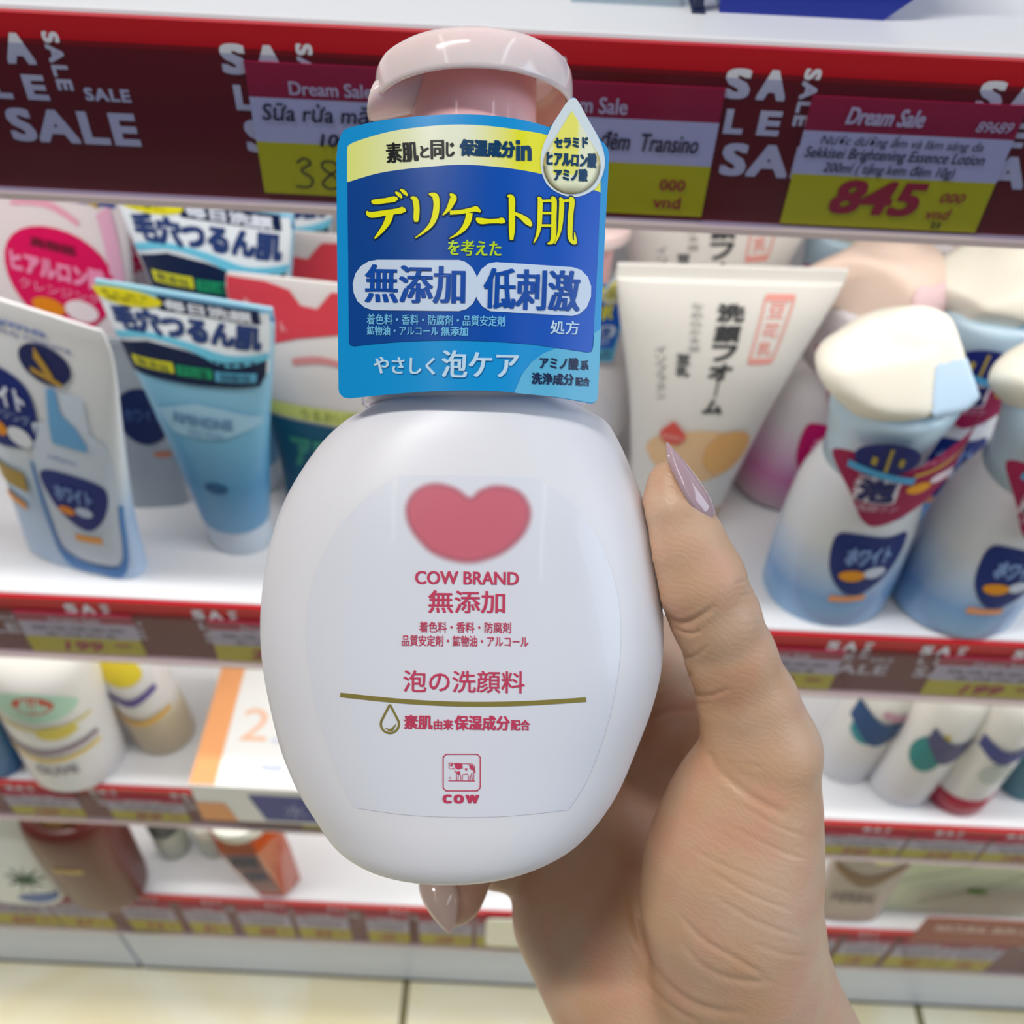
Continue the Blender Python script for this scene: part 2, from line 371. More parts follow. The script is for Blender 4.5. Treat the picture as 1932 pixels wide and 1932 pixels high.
# ------------------------------------------------------------------ standing products
def stand(bx, by, i, tx, ty, yaw=0):
    """base centre px on shelf i and top centre px -> location, height, lean"""
    P = atZ(bx, by, ZT[i]); T = atY(tx, ty, P.y); H = T.z - P.z; return P, math.hypot(H, T.x - P.x), (0, math.atan2(T.x - P.x, H), R(yaw)), ((P - CAM).dot(FWD)) / FPX
class Body:
    """lofted container; tab rows (z, a, b, e); front(x, z) is a point on its near side"""
    def __init__(s, tab, n=60): s.tab = smooth_tab(tab, n)
    def mesh(s, name, m, parent, n=48): return obj(name, *loft([sring(z, max(a, 1e-4), max(b, 1e-4), e, 0, 0, n) for z, a, b, e in s.tab]), m, parent, True)
    def front(s, x, z, eps=.0005):
        a, b, e = interp(s.tab, z); q = max(0, 1 - min(1, abs(x) / (a + 1e-9)) ** e) ** (1 / e); return Vector((x, -b * q - eps, z))
    def wrap(s, W, eps=.0005):
        """unit coordinates: u -1..1 across, v 0..1 of height"""
        return lambda u, v: s.front(u * interp(s.tab, v * W)[0], v * W, eps)

def tube(name, label, loc, H, rot, wb, wt, bodymat, capmat, group, caph=.13, db=None):
    t = thing(name, label, 'tube', loc, rot, group); db = db or wb * .8
    B = Body([(caph * H, wb * .47, db * .47, 2), (caph * H * 1.15, wb * .5, db * .5, 2), (H * .5, (wb * .62 + wt * .38) / 2, db * .44, 2.2), (H * .8, (wb * .2 + wt * .8) / 2, db * .25, 2.5), (H * .955, wt / 2, .0035, 4)])
    b = B.mesh('tube_body', bodymat, t)
    box('crimp', -wt / 2, wt / 2, -.0011, .0011, H * .95, H, bodymat, t, .0006)
    obj('cap', *loft([sring(z * H, a * wb, a * db) for z, a in ((0, .45), (.006, .47), (caph * .9, .46), (caph, .44))]), capmat, t, True)
    return t, B, b

# --- pale blue tubes with wave stickers
TB = zramp('pale_blue_tube_print', [(0, rgb(110, 165, 205)), (.25, rgb(72, 148, 196)), (.55, rgb(120, 188, 222)), (1, rgb(160, 208, 228))])
CAPW = mat('white_translucent_cap', rgb(214, 224, 236), .3, sss=.2)
def blue_tube(label, bx, by, tx, ty, wb, wt, yaw=0):
    loc, H, rot, k = stand(bx, by, 1, tx, ty, yaw)
    t, B, b = tube('face_wash_tube', label, loc, H, rot, wb * k, wt * k, TB, CAPW, 'pale blue tubes with wave stickers')
    f1, f2, f3 = B.wrap(H, .0006), B.wrap(H, .0010), B.wrap(H, .0014)
    def wp(f): return lambda x, y: f(x, y)
    f1, f2, f3, f4 = [B.wrap(H * 1.0, e) for e in (.0006, .0010, .0014, .0018)]
    up = lambda f: (lambda u, v: f(u, v + .42 * v * (1 - v)))
    f1, f2, f3, f4 = up(f1), up(f2), up(f3), up(f4)
    st = decal('sticker', [(-.98, .93), (-.55, .955), (-.1, .98), (.98, .985), (.985, .70), (.9, .665), (-.95, .62), (-.99, .7)], f1, ink(232, 240, 246), b, .12)
    decal('sticker_header', [(-.25, 1.0), (.88, 1.0), (.88, .925), (-.25, .92)], f2, ink(16, 32, 74), st, .12)
    text('lettering', '毎日洗顔', (-.18, .988, .80, .93), f3, ink(225, 232, 245), st, bold=(.008, .003))
    text('lettering', '毛穴つるん肌', (-.86, .915, .9, .80), f2, ink(40, 62, 116), st, bold=(.018, .006))
    put('wave', ribbon([(-.95, .765, .03), (-.5, .80, .025), (0, .785, .03), (.5, .745, .05), (.98, .775, .03)], 8), f2, ink(110, 200, 228), st)
    decal('sticker_band', [(-.93, .74), (-.5, .775), (0, .762), (.45, .735), (.96, .76), (.96, .69), (.90, .645), (0, .63), (-.92, .625)], f2, ink(14, 30, 66), st, .12)
    for x0, x1, c, tx_ in ((-.8, -.22, (222, 220, 40), '無添加'), (-.18, .30, (28, 150, 100), 'アミノ酸'), (.34, .86, (90, 170, 205), '弱酸性')):
        q = decal('colour_block', [(x0, .70), (x1, .705), (x1, .665), (x0, .66)], f3, ink(*c), st, .12)
        text('lettering', tx_, (x0 + .06, .698, x1 - .06, .668), f4, ink(20, 40, 70), q)
    y = decal('round_sticker', ell(-.62, .962, .42, .045), f3, ink(238, 228, 30), b, .12)
    text('lettering', 'まとめて', (-.9, .985, -.34, .966), f4, ink(40, 40, 30), y); text('lettering', '簡単に', (-.85, .958, -.4, .938), f4, ink(40, 40, 30), y)
    decal('cloud_panel', [(-.75, .50), (-.4, .53), (0, .56), (.45, .55), (.95, .52), (.95, .49), (.5, .45), (.2, .435), (-.5, .43)], f1, ink(165, 208, 232), b, .12)
    text('lettering', 'AMINONE', (-.45, .515, .55, .475), f2, ink(110, 150, 190), b, bold=(.01, .002)); text('lettering', 'FACE WASH', (-.22, .462, .38, .44), f2, ink(110, 150, 190), b)
    decal('emblem', ell(.08, .25, .26, .018), f1, ink(30, 90, 140), b, .1)
    return t
blue_tube('pale blue tube standing in front, its yellow sticker over the white wave', 455, 1010, 345, 552, 132, 280, -10)
blue_tube('pale blue tube right behind the front one, bright yellow oval sticker showing', 478, 902, 385, 372, 124, 270, -8)
blue_tube('third pale blue tube, mostly hidden by two others, dark corner at its top', 550, 800, 478, 330, 115, 240, 10)

# --- refill pouches
def pouch(label, bx, by, i, tx, ty, wb, wt, m, yaw=0, thick=.3, cat='pouch', name='refill_pouch', group='refill pouches on the second shelf', rx=0):
    loc, H, rot, k = stand(bx, by, i, tx, ty, yaw)
    t = thing(name, label, cat, loc, (rx, rot[1], rot[2]), group); W, W2 = wb * k, wt * k
    B = Body([(0, W * .46, W * thick * .5, 3), (H * .02, W * .5, W * thick * .52, 3), (H * .3, W * .5, W * thick * .5, 2.6), (H * .6, (W + W2) / 4, W * thick * .34, 2.6), (H * .88, W2 * .5, W * thick * .1, 3), (H * .97, W2 * .49, .0012, 4), (H, W2 * .47, .0008, 4)])
    b = B.mesh('pouch_body', m, t)
    return t, B, b, H
PW = zramp('white_to_blue_pouch_film', [(0, rgb(186, 208, 234)), (.3, rgb(170, 200, 232)), (.5, rgb(222, 230, 238)), (1, rgb(240, 240, 242))], .2)
t, B, b, H = pouch('pale blue refill pouch standing in front with a pictured pump bottle', 165, 1048, 1, 40, 560, 238, 290, PW, -14)
f1, f2, f3 = [(lambda u, v, f=B.wrap(H, e): f(u, v + 0.3 * v * (1 - v))) for e in (.0006, .0011, .0016)]
text('lettering', 'softymo', (-.75, .93, .3, .89), f1, ink(120, 140, 200), b, bold=(.006, .002)); text('lettering', 'Speedy Cleansing', (-.4, .885, .55, .86), f1, ink(60, 70, 150), b)
q = decal('medal', ell(.22, .79, .30, .075), f1, ink(26, 36, 92), b, .1); put('medal_mark', ribbon([(.12, .83, .05), (.3, .74, .04)]), f2, ink(190, 150, 60), q); put('medal_mark', ribbon([(.05, .76, .02), (.4, .73, .02)]), f2, ink(190, 150, 60), q)
q = decal('round_badge', curve_pts([(-.95, .72), (-.4, .725), (-.08, .68), (.0, .58), (-.1, .48), (-.4, .43), (-.95, .44)], 5, True), f1, ink(6, 36, 120), b, .1)
text('lettering', 'ホワイト', (-.85, .66, -.12, .58), f2, ink(225, 232, 250), q, bold=(.012, .003)); text('lettering', 'クレンジング', (-.85, .57, -.1, .535), f2, ink(170, 190, 230), q)
decal('badge_dot', ell(-.62, .49, .15, .03), f2, ink(240, 150, 20), q, .1); decal('badge_dot', ell(-.3, .48, .17, .035), f2, ink(235, 238, 245), q, .1)
q = decal('pictured_bottle', [(-.2, .40), (-.08, .55), (.12, .57), (.16, .70), (.62, .70), (.66, .57), (.86, .53), (.93, .4), (.88, .07), (-.1, .05)], f1, ink(214, 226, 242), b, .1)
decal('pictured_pump', [(.16, .56), (.2, .70), (.30, .71), (.33, .62), (.50, .58), (.62, .52), (.62, .50), (.16, .50)], f2, ink(110, 176, 226), q, .1)
put('pictured_outline', ribbon([(-.22, .40, .05), (-.2, .2, .06), (-.1, .06, .06), (.4, .04, .03), (.86, .07, .05), (.95, .3, .05)], 6), f2, ink(76, 134, 200), q)
q2 = decal('oval_badge', curve_pts([(-.12, .37), (.3, .395), (.78, .37), (.74, .26), (.42, .19), (.02, .25)], 6, True), f2, ink(10, 40, 128), q, .1)
text('lettering', 'ホワイト', (.05, .35, .6, .29), f3, ink(120, 150, 210), q2, bold=(.01, .003)); decal('badge_dot', ell(.18, .255, .13, .016), f3, ink(236, 140, 30), q2, .1); decal('badge_dot', ell(.45, .265, .13, .018), f3, ink(200, 214, 240), q2, .1)
text('lettering', 'softymo', (.05, .455, .45, .43), f2, ink(130, 150, 200), q); decal('orange_note', [(.2, .165), (.62, .175), (.62, .15), (.2, .14)], f2, ink(246, 170, 80), q, .1)
decal('gold_note', [(-.98, .34), (-.42, .34), (-.42, .27), (-.98, .27)], f2, ink(180, 150, 60), b, .1); decal('orange_note', [(-.95, .235), (-.55, .22), (-.55, .19), (-.95, .205)], f2, ink(240, 160, 60), b, .1)

PK = mat('pink_white_pouch_film', rgb(240, 228, 230), .22)
def pink_pouch(label, bx, by, tx, ty, w, yaw):
    t, B, b, H = pouch(label, bx, by, 1, tx, ty, w, w * 1.04, PK, yaw)
    f1, f2, f3 = [(lambda u, v, f=B.wrap(H, e): f(u, v + 0.55 * v * (1 - v))) for e in (.0006, .0011, .0016)]
    q = decal('round_badge', ell(.18, .57, .64, .185), f1, ink(226, 0, 92), b, .1)
    text('lettering', '高保湿', (-.12, .70, .4, .66), f2, ink(120, 20, 50), q, bold=(.01, .002)); text('lettering', 'ヒアルロン酸', (-.38, .63, .72, .55), f2, ink(246, 150, 190), q, bold=(.01, .004))
    text('lettering', 'クレンジング', (-.3, .535, .66, .50), f2, ink(246, 170, 200), q); decal('badge_dot', ell(.02, .455, .2, .03), f2, ink(240, 140, 10), q, .1); decal('badge_dot', ell(.42, .465, .2, .036), f2, ink(245, 232, 236), q, .1)
    put('pink_stripe', ribbon([(.74, .9, .18), (.86, .6, .14), (.93, .4, .08)], 6), f1, ink(238, 180, 208), b)
    put('pink_swirl', ribbon([(-.3, .82, .02), (.1, .86, .04), (.45, .80, .03)], 6), f1, ink(240, 170, 190), b)
    q = decal('blue_flap', [(.2, .965), (.9, .985), (.9, .93), (.3, .9)], f1, ink(30, 70, 150), b, .1); put('medal_mark', ribbon([(.5, .95, .03), (.7, .92, .03)]), f2, ink(190, 160, 80), q)
    return t
pink_pouch('white refill pouch with a crimson round badge, behind the pale blue pouch', 150, 815, 70, 325, 265, -6)
pink_pouch('rearmost white and pink pouch, only a pale edge showing behind the badge pouch', 285, 750, 205, 318, 150, 0)
GP = mat('grey_clear_pouch_film', rgb(176, 184, 190), .2)
t, B, b, H = pouch('greyish pouch with a dark navy patch, between blue pouch and pale blue tube', 300, 945, 1, 235, 640, 110, 130, GP, 8)
f1, f2 = B.wrap(H, .0006), B.wrap(H, .0011)
q = decal('navy_patch', ell(.1, .58, .75, .16), f1, ink(24, 40, 92), b, .1); text('lettering', 'ホワイト', (-.4, .63, .6, .56), f2, ink(90, 120, 180), q); decal('orange_note', ell(.5, .36, .3, .02), f1, ink(220, 140, 110), b, .1)

RW = mat('white_red_pouch_film', rgb(238, 232, 230), .25)
def red_pouch(label, bx, by, tx, ty, wb, wt, yaw):
    t, B, b, H = pouch(label, bx, by, 1, tx, ty, wb, wt, RW, yaw, .34)
    f1, f2 = [(lambda u, v, f=B.wrap(H, e): f(u, v + .45 * v * (1 - v))) for e in (.0006, .0011)]
    q = decal('red_flap', [(-.99, .985), (-.5, .975), (-.22, .94), (-.1, .86), (.1, .85), (.3, .95), (.99, .97), (.99, .72), (.4, .74), (-.2, .70), (-.6, .66), (-.98, .80)], f1, ink(226, 70, 84), b, .1)
    text('lettering', 'モイスト', (-.8, .82, -.3, .77), f2, ink(250, 210, 210), q, rot=-14)
    put('red_mark', ribbon([(-.3, .60, .03), (.1, .62, .03), (.5, .6, .02)]), f1, ink(226, 150, 150), b)
    decal('yellow_note', [(-.97, .435), (.97, .42), (.97, .36), (-.97, .385)], f1, ink(226, 232, 130), b, .1); text('lettering', 'うるおい洗顔', (-.3, .42, .8, .38), f2, ink(140, 150, 80), b)
    q = decal('teal_panel', [(-.97, .375), (.97, .35), (.95, .04), (-.95, .05)], f1, ink(12, 92, 122), b, .1); text('lettering', 'アロエ', (-.6, .31, .6, .2), f2, ink(60, 150, 130), q, bold=(.02, .006))
    return t
red_pouch('white pouch with a red top flap and teal foot, partly behind the white bottle', 640, 960, 578, 528, 190, 262, -6)
red_pouch('second white pouch with red flap, standing behind the teal footed one', 622, 862, 560, 436, 175, 262, -4)

# --- soy milk tubes
SW = mat('white_tube_plastic', rgb(240, 238, 232), .3); OC = mat('orange_clear_cap', rgb(240, 190, 120), .25, sss=.2)
def soy_tube(label, bx, by, tx, ty, wb, wt, yaw):
    loc, H, rot, k = stand(bx, by, 1, tx, ty, yaw)
    t, B, b = tube('cleansing_foam_tube', label, loc, H, rot, wb * k, wt * k, SW, OC, 'white tubes with vertical black writing', .09)
    f1, f2, f3 = [(lambda u, v, f=B.wrap(H, e): f(u, v + 0.0 * v * (1 - v))) for e in (.0006, .0011, .0016)]
    put('lettering', ribbon([(.03, .66, .022), (.03, .60, .022)]), f1, ink(70, 72, 74), b)
    for n, c in enumerate('洗顔フォ ム'):
        if c != ' ': text('lettering', c, (-.10, .90 - .062 * n, .16, .845 - .062 * n), f1, ink(70, 72, 74), b, bold=(.008, .003))
    for n, c in enumerate('なめらか本舗'): text('lettering', c, (-.34, .90 - .026 * n, -.23, .88 - .026 * n), f1, ink(150, 152, 152), b)
    for n, c in enumerate('豆乳'): text('lettering', c, (-.46, .74 - .04 * n, -.31, .705 - .04 * n), f1, ink(100, 102, 104), b, bold=(.006, .002))
    for n, c in enumerate('イソフラボン'): text('lettering', c, (-.68, .76 - .032 * n, -.57, .735 - .032 * n), f1, ink(120, 122, 122), b)
    put('seal_border', merge2d([ribbon([(x, y, .02) for x, y in seg]) for seg in ([(.32, .92), (.58, .92)], [(.58, .92), (.58, .72)], [(.58, .72), (.32, .72)], [(.32, .72), (.32, .92)])]), f1, ink(246, 170, 160), b)
    for n, c in enumerate('豆花乳'): text('seal_lettering', c, (.37, .905 - .06 * n, .53, .86 - .06 * n), f1, ink(246, 140, 130), b)
    p = decal('peach_circle', ell(.0, .36, .80, .11), f1, ink(248, 208, 160), b, .1); decal('peach_circle', ell(.42, .375, .36, .09), f2, ink(246, 190, 120), b, .1)
    d = decal('red_drop', [(-.45 + x * .24, .455 - y * .045) for x, y in teardrop(0, .25, .75, -1.1)], f3, ink(232, 92, 84), b, .1)
    text('lettering', '保湿成分', (-.6, .452, -.3, .43), B.wrap(H, .002), ink(250, 200, 190), d)
    return t
soy_tube('white tube with orange circle and red drop, standing above the thumb', 1272, 950, 1385, 502, 178, 352, 4)
soy_tube('white tube with black writing, second one, its top cut off by the price strip', 1290, 795, 1372, 300, 165, 330, 4)

# --- foam bottles with whipped-foam caps
BW = zramp('white_to_blue_bottle_print', [(0, rgb(150, 190, 226)), (.22, rgb(120, 166, 220)), (.42, rgb(186, 206, 232)), (.6, rgb(222, 226, 232)), (1, rgb(232, 234, 238))], .22)
BP = zramp('white_to_pink_bottle_print', [(0, rgb(196, 178, 186)), (.25, rgb(216, 130, 180)), (.45, rgb(226, 190, 214)), (.62, rgb(226, 220, 224)), (1, rgb(232, 230, 232))], .22)
CONE = {'b': mat('pale_blue_cone', rgb(190, 216, 232), .2, sss=.2), 'p': mat('pale_grey_cone', rgb(222, 216, 220), .2, sss=.2)}
FOAM = mat('whipped_foam_cap', rgb(240, 236, 222), .5, sss=.15)
FOAMP = mat('pinkish_foam_cap', rgb(240, 216, 200), .5, sss=.15)
def foam_cap(parent, z, r, seed, m, patch):
    bm = bmesh.new(); bmesh.ops.create_icosphere(bm, subdivisions=5, radius=1)
    rnd = random.Random(seed); ks = [(Vector((rnd.uniform(-1, 1), rnd.uniform(-1, 1), rnd.uniform(-1, 1))).normalized(), rnd.uniform(-.18, .02)) for _ in range(7)]
    for v in bm.verts:
        d = v.co.normalized(); q = 1.0
        for kdir, off in ks:                                  # flattened facets like scooped foam
            c = d.dot(kdir)
            if c > 0: q = min(q, (.80 + off * .5) / max(c, .3) if c > .6 else q)
        v.co = Vector((d.x * 1.05, d.y * .85, d.z * .76)) * r * q
        if d.x < -.75: v.co.x -= r * .22 * (-d.x - .75) / .25
        if d.z > .88: v.co.z += r * .12 * (d.z - .88) / .12
        v.co.z += z
    bm.verts.index_update(); vs = [v.co.copy() for v in bm.verts]; fs = [[v.index for v in f.verts] for f in bm.faces]; bm.free()
    o = obj('foam_cap', vs, fs, m, parent, True)
    o.modifiers.new('soften', 'SMOOTH').iterations = 6
    # tinted facet printed on the foam
    if patch:
        sel = [f for f in fs if (lambda c: c.x > r * .12 and c.y < -r * .10 and abs(c.z - z) < r * .42)(sum((vs[i] for i in f), Vector()) / len(f))]
        ids = sorted({i for f in sel for i in f}); mp = {j: n for n, j in enumerate(ids)}
        obj('foam_facet', [Vector((0, 0, z)) + (vs[i] - Vector((0, 0, z))) * 1.012 for i in ids], [[mp[i] for i in f] for f in sel], patch, o, True)
    return o
def foam_bottle(label, bx, by, tx, ty, w, kind, seed, yaw=0, fr=1.0):
    loc, H, rot, k = stand(bx, by, 1, tx, ty, yaw); r = w * k / 2
    t = thing('foam_wash_bottle', label, 'bottle', loc, rot, 'foam wash bottles with foam shaped caps')
    B = Body([(0, r * .82, r * .7, 2), (.012 * H, r * .95, r * .82, 2), (.03 * H, r, r * .88, 2), (.30 * H, r * .98, r * .86, 2), (.50 * H, r * .90, r * .80, 2), (.58 * H, r * .80, r * .72, 2), (.63 * H, r * .70, r * .66, 2), (.655 * H, r * .6, r * .58, 2)])
    b = B.mesh('bottle_body', BW if kind == 'b' else BP, t)
    obj('cone_cover', *loft([sring(z * H, a * r, a * r) for z, a in ((.645, .68), (.70, .67), (.80, .74), (.9, .84), (.93, .8))]), CONE[kind], t, True)
    foam_cap(t, H * .985, r * .98 * fr, seed, FOAM if kind == 'b' else FOAMP, ink(196, 222, 244) if kind == 'b' else ink(242, 210, 214))
    C2 = Body([(.3 * H, r * 1.08, r * .92, 2), (.62 * H, r * 1.08, r * .9, 2), (.85 * H, r * 1.12, r * .88, 2)])
    f1, f2, f3 = [(lambda u, v, f=C2.wrap(H, e): f(u, (lambda q: q + .36 * q * (1 - q))(.63 + (v - .63) * 1.2))) for e in (.0006, .0011, .0016)]
    q = decal('collar_label', curve_pts([(-.78, .70), (-.5, .73), (-.05, .70), (.15, .69), (.5, .745), (.85, .78), (.95, .74), (.85, .64), (.45, .54), (.0, .48), (-.25, .49), (-.5, .58)], 5, True), f1, ink(158, 18, 78), t, .1)
    m = decal('medal', ell(-.22, .725, .36, .062), f2, ink(20, 34, 110), q, .1); decal('ribbon', [(-.62, .70), (.18, .655), (.16, .632), (-.62, .675)], f3, ink(80, 170, 220), m, .1)
    put('medal_mark', merge2d([ribbon([(-.22, .77, .04), (-.22, .68, .04)]), ribbon([(-.4, .72, .03), (-.34, .715, .03)]), ribbon([(-.1, .72, .03), (-.04, .715, .03)])]), f3, ink(180, 160, 70), m)
    text('lettering', '泡', (-.50, .655, .04, .56), f2, ink(236, 226, 240), q, bold=(.07, .014)); text('lettering', '泡', (-.45, .648, -.01, .567), f3, ink(26, 34, 100), q, bold=(.02, .004))
    text('lettering', '洗顔ワン', (-.4, .555, .1, .53), f2, ink(230, 200, 220), q); put('gold_line', ribbon([(.15, .66, .012), (.5, .68, .012), (.85, .715, .012)]), f2, ink(206, 170, 70), q)
    text('lettering', 'クレンジング', (.2, .72, .85, .69), f2, ink(232, 150, 190), q, rot=0); decal('badge_dot', ell(.28, .61, .16, .02), f2, ink(236, 160, 40), q, .1); decal('badge_dot', ell(.58, .63, .18, .018), f2, ink(240, 220, 230), q, .1)
    g1, g2, g3 = [(lambda u, v, f=B.wrap(H, e): f(u - .22, v + .36 * v * (1 - v))) for e in (.0006, .0011, .0016)]
    c = (8, 40, 116) if kind == 'b' else (196, 10, 104)
    q = decal('round_badge', curve_pts([(-.30, .36), (-.05, .385), (.45, .37), (.80, .36), (.74, .24), (.42, .155), (.08, .15), (-.22, .23)], 5, True), g1, ink(*c), b, .1)
    text('lettering', 'ホワイト', (-.08, .335, .6, .265), g2, ink(130, 160, 214) if kind == 'b' else ink(240, 150, 190), q, bold=(.012, .003))
    decal('badge_dot', ell(.1, .222, .19, .022), g2, ink(230, 150, 20), q, .1); decal('badge_dot', ell(.42, .232, .17, .022), g2, ink(206, 214, 232), q, .1)
    text('lettering', 'softymo', (.1, .45, .65, .425), g1, ink(150, 155, 205), b); decal('orange_note', [(-.1, .135), (.42, .14), (.42, .118), (-.1, .11)], g1, ink(236, 160, 110), b, .1)
    return t
foam_bottle('blue and white foam bottle in front, large pale blue facet on its foam cap', 1556, 1100, 1708, 685, 236, 'b', 3, 4)
foam_bottle('pink and white foam bottle with a peach tinted cap, beside the white tube', 1476, 905, 1662, 530, 200, 'p', 11, 6, 1.12)
foam_bottle('blue and white foam bottle nearest the picture edge, next to the front one', 1795, 1122, 2055, 720, 238, 'b', 5, 2)
foam_bottle('blue and white foam bottle behind, white cap close under the 845 tag', 1705, 930, 1890, 535, 204, 'b', 8, 3)
foam_bottle('rear foam bottle behind the peach capped one, its cap hidden by the shelf strip', 1470, 765, 1615, 395, 150, 'b', 21, -3)
foam_bottle('rear foam bottle with dark red label, in the gap between two foam caps', 1645, 775, 1800, 400, 150, 'p', 31, 3)

# ------------------------------------------------------------------ third shelf
IV = zramp('ivory_tube_print', [(0, rgb(226, 226, 232)), (.4, rgb(232, 230, 228)), (1, rgb(238, 234, 226))])
def band_tube(label, bx, by, tx, ty, wb, m, marks, yaw=0, cap=None, i=2, cat='tube', name='cream_tube'):
    loc, H, rot, k = stand(bx, by, i, tx, ty, yaw); r = wb * k / 2
    t = thing(name, label, cat, loc, rot, 'small tubes on the third shelf')
    B = Body([(.0, r * .86, r * .8, 2), (.02 * H, r * .97, r * .9, 2), (.06 * H, r, r * .93, 2), (.5 * H, r * 1.02, r * .9, 2), (.8 * H, r * 1.05, r * .7, 2.2), (.97 * H, r * 1.08, r * .15, 3), (H, r * 1.08, r * .05, 3)])
    if cap: obj('cap', *loft([sring(z * H, a * r, a * r * .95) for z, a in ((0, .9), (.012, 1.0), (.15, 1.03), (.16, .95))]), cap, t, True)
    b = B.mesh('tube_body', m, t); f1 = B.wrap(H, .0006); f2 = B.wrap(H, .0012)
    for q in marks:
        if q[0] == 'e': decal('printed_patch', ell(*q[1:5]), f1, ink(*q[5]), b, .12)
        elif q[0] == 'r': put('printed_line', ribbon(q[1], 6), f2, ink(*q[2]), b)
        else: text('lettering', q[1], q[2], f2, ink(*q[3]), b, bold=(.008, .003))
    return t
band_tube('tall ivory tube with red and green crest and gold rings', 148, 1420, 50, 1200, 180, IV, [('e', .05, .72, .75, .09, (190, 225, 200)), ('e', .1, .74, .35, .05, (216, 90, 70)), ('e', .35, .55, .35, .05, (226, 205, 90)),
    ('r', [(-.9, .45, .04), (0, .40, .04), (.9, .44, .04)], (150, 130, 140)), ('r', [(-.9, .38, .03), (0, .33, .03), (.9, .37, .03)], (232, 200, 100)), ('r', [(-.9, .62, .02), (0, .58, .02), (.9, .6, .02)], (226, 210, 120)), ('t', 'OLIVE', (-.3, .27, .5, .2), (140, 130, 140))])
BE = mat('beige_tube_plastic', rgb(200, 178, 140), .35)
band_tube('beige and white tube with yellow and violet sash', 312, 1380, 222, 1200, 112, zramp('beige_white_tube_print', [(0, rgb(212, 196, 170)), (.35, rgb(206, 188, 156)), (.5, rgb(236, 232, 228)), (1, rgb(238, 236, 236))]),
          [('e', -.1, .82, .7, .10, (238, 214, 60)), ('r', [(-.7, .62, .05), (0, .58, .06), (.8, .68, .05)], (96, 80, 150)), ('r', [(-.9, .42, .05), (0, .38, .05), (.9, .44, .05)], (236, 186, 90))])
band_tube('small blue tube at the picture edge by the ivory tube', 8, 1440, -60, 1290, 70, mat('blue_tube_plastic', rgb(30, 110, 170), .35), [('e', 0, .6, .5, .1, (20, 40, 80))])
TS = [('r', [(-.9, .66, .16), (0, .52, .2), (.9, .60, .12)], (40, 78, 128)), ('e', -.3, .52, .5, .10, (60, 150, 160)), ('r', [(-.2, .70, .05), (.4, .66, .05), (.9, .68, .05)], (200, 150, 170))]
band_tube('white tube with navy and teal wave, closest to the wrist', 1588, 1432, 1710, 1240, 112, IV, TS)
band_tube('white tube with a teal leaf and navy wave, middle of three', 1695, 1472, 1850, 1250, 120, IV, [('r', [(-.6, .62, .10), (.1, .50, .16), (.8, .55, .1)], (84, 84, 124)), ('e', -.35, .48, .45, .14, (50, 140, 140)), ('e', -.2, .6, .14, .04, (210, 190, 80))])
band_tube('white tube standing on a dark red cap', 1800, 1492, 1960, 1270, 112, IV, [('r', [(-.8, .62, .08), (0, .54, .1), (.9, .6, .08)], (70, 76, 140)), ('r', [(.1, .80, .04), (.9, .74, .05)], (226, 90, 90)), ('e', .1, .40, .5, .08, (200, 206, 200))],
          cap=mat('dark_red_cap', rgb(176, 24, 62), .35))
band_tube('teal tube behind the red capped tube at the picture edge', 1925, 1475, 2040, 1300, 90, mat('teal_tube_plastic', rgb(60, 130, 150), .35), [('e', 0, .6, .5, .1, (220, 230, 230))])
# orange striped box
yf = atZ(440, 1550, ZT[2]).y; zt = atY(410, 1484, yf).z
xa, xb = atY(357, 1484, yf).x, atY(640, 1500, yf).x
dp = atZ(415, 1250, zt).y - yf
t = thing('carton_box', 'white carton with an orange stripe and a large 2, jutting over the shelf edge', 'box', ((xa + xb) / 2, yf, ZT[2]))
hw = (xb - xa) / 2; hh = zt - ZT[2]
ob = box('carton', -hw, hw, 0, dp, .0005, hh, mat('white_carton_board', rgb(243, 242, 238), .5), t, .0008)
fT = lambda x, y: (x, y, hh + .0004); fF = lambda x, z: (x, -.0004, z)
ORG = ink(244, 170, 112)
decal('orange_stripe', [(-hw, .001), (-hw * .66, .001), (-hw * .66, dp - .001), (-hw, dp - .001)], fT, ORG, ob); decal('orange_stripe', [(-hw, hh * .55), (-hw * .6, hh * .55), (-hw * .5, .002), (-hw, .002)], fF, ORG, ob)
text('lettering', '2', (-hw * .5, dp * .62, -hw * .12, dp * .36), fT, ink(248, 200, 170), ob); text('lettering', 'weeks', (-hw * .05, dp * .42, hw * .5, dp * .34), fT, ink(210, 214, 236), ob)
decal('blue_note', [(-hw * .3, dp * .93), (hw * .5, dp * .93), (hw * .5, dp * .84), (-hw * .3, dp * .84)], fT, ink(170, 184, 236), ob)
text('lettering', 'moist', (-hw * .1, dp * .2, hw * .2, dp * .13), fT, ink(140, 160, 226), ob)
q = decal('navy_panel', [(-hw * .25, hh * .82), (hw * .9, hh * .82), (hw * .9, hh * .1), (-hw * .1, hh * .1)], fF, ink(74, 80, 150), ob)
text('lettering', '水', (hw * .2, hh * .62, hw * .5, hh * .25), lambda x, z: (x, -.0008, z), ink(170, 176, 214), q)

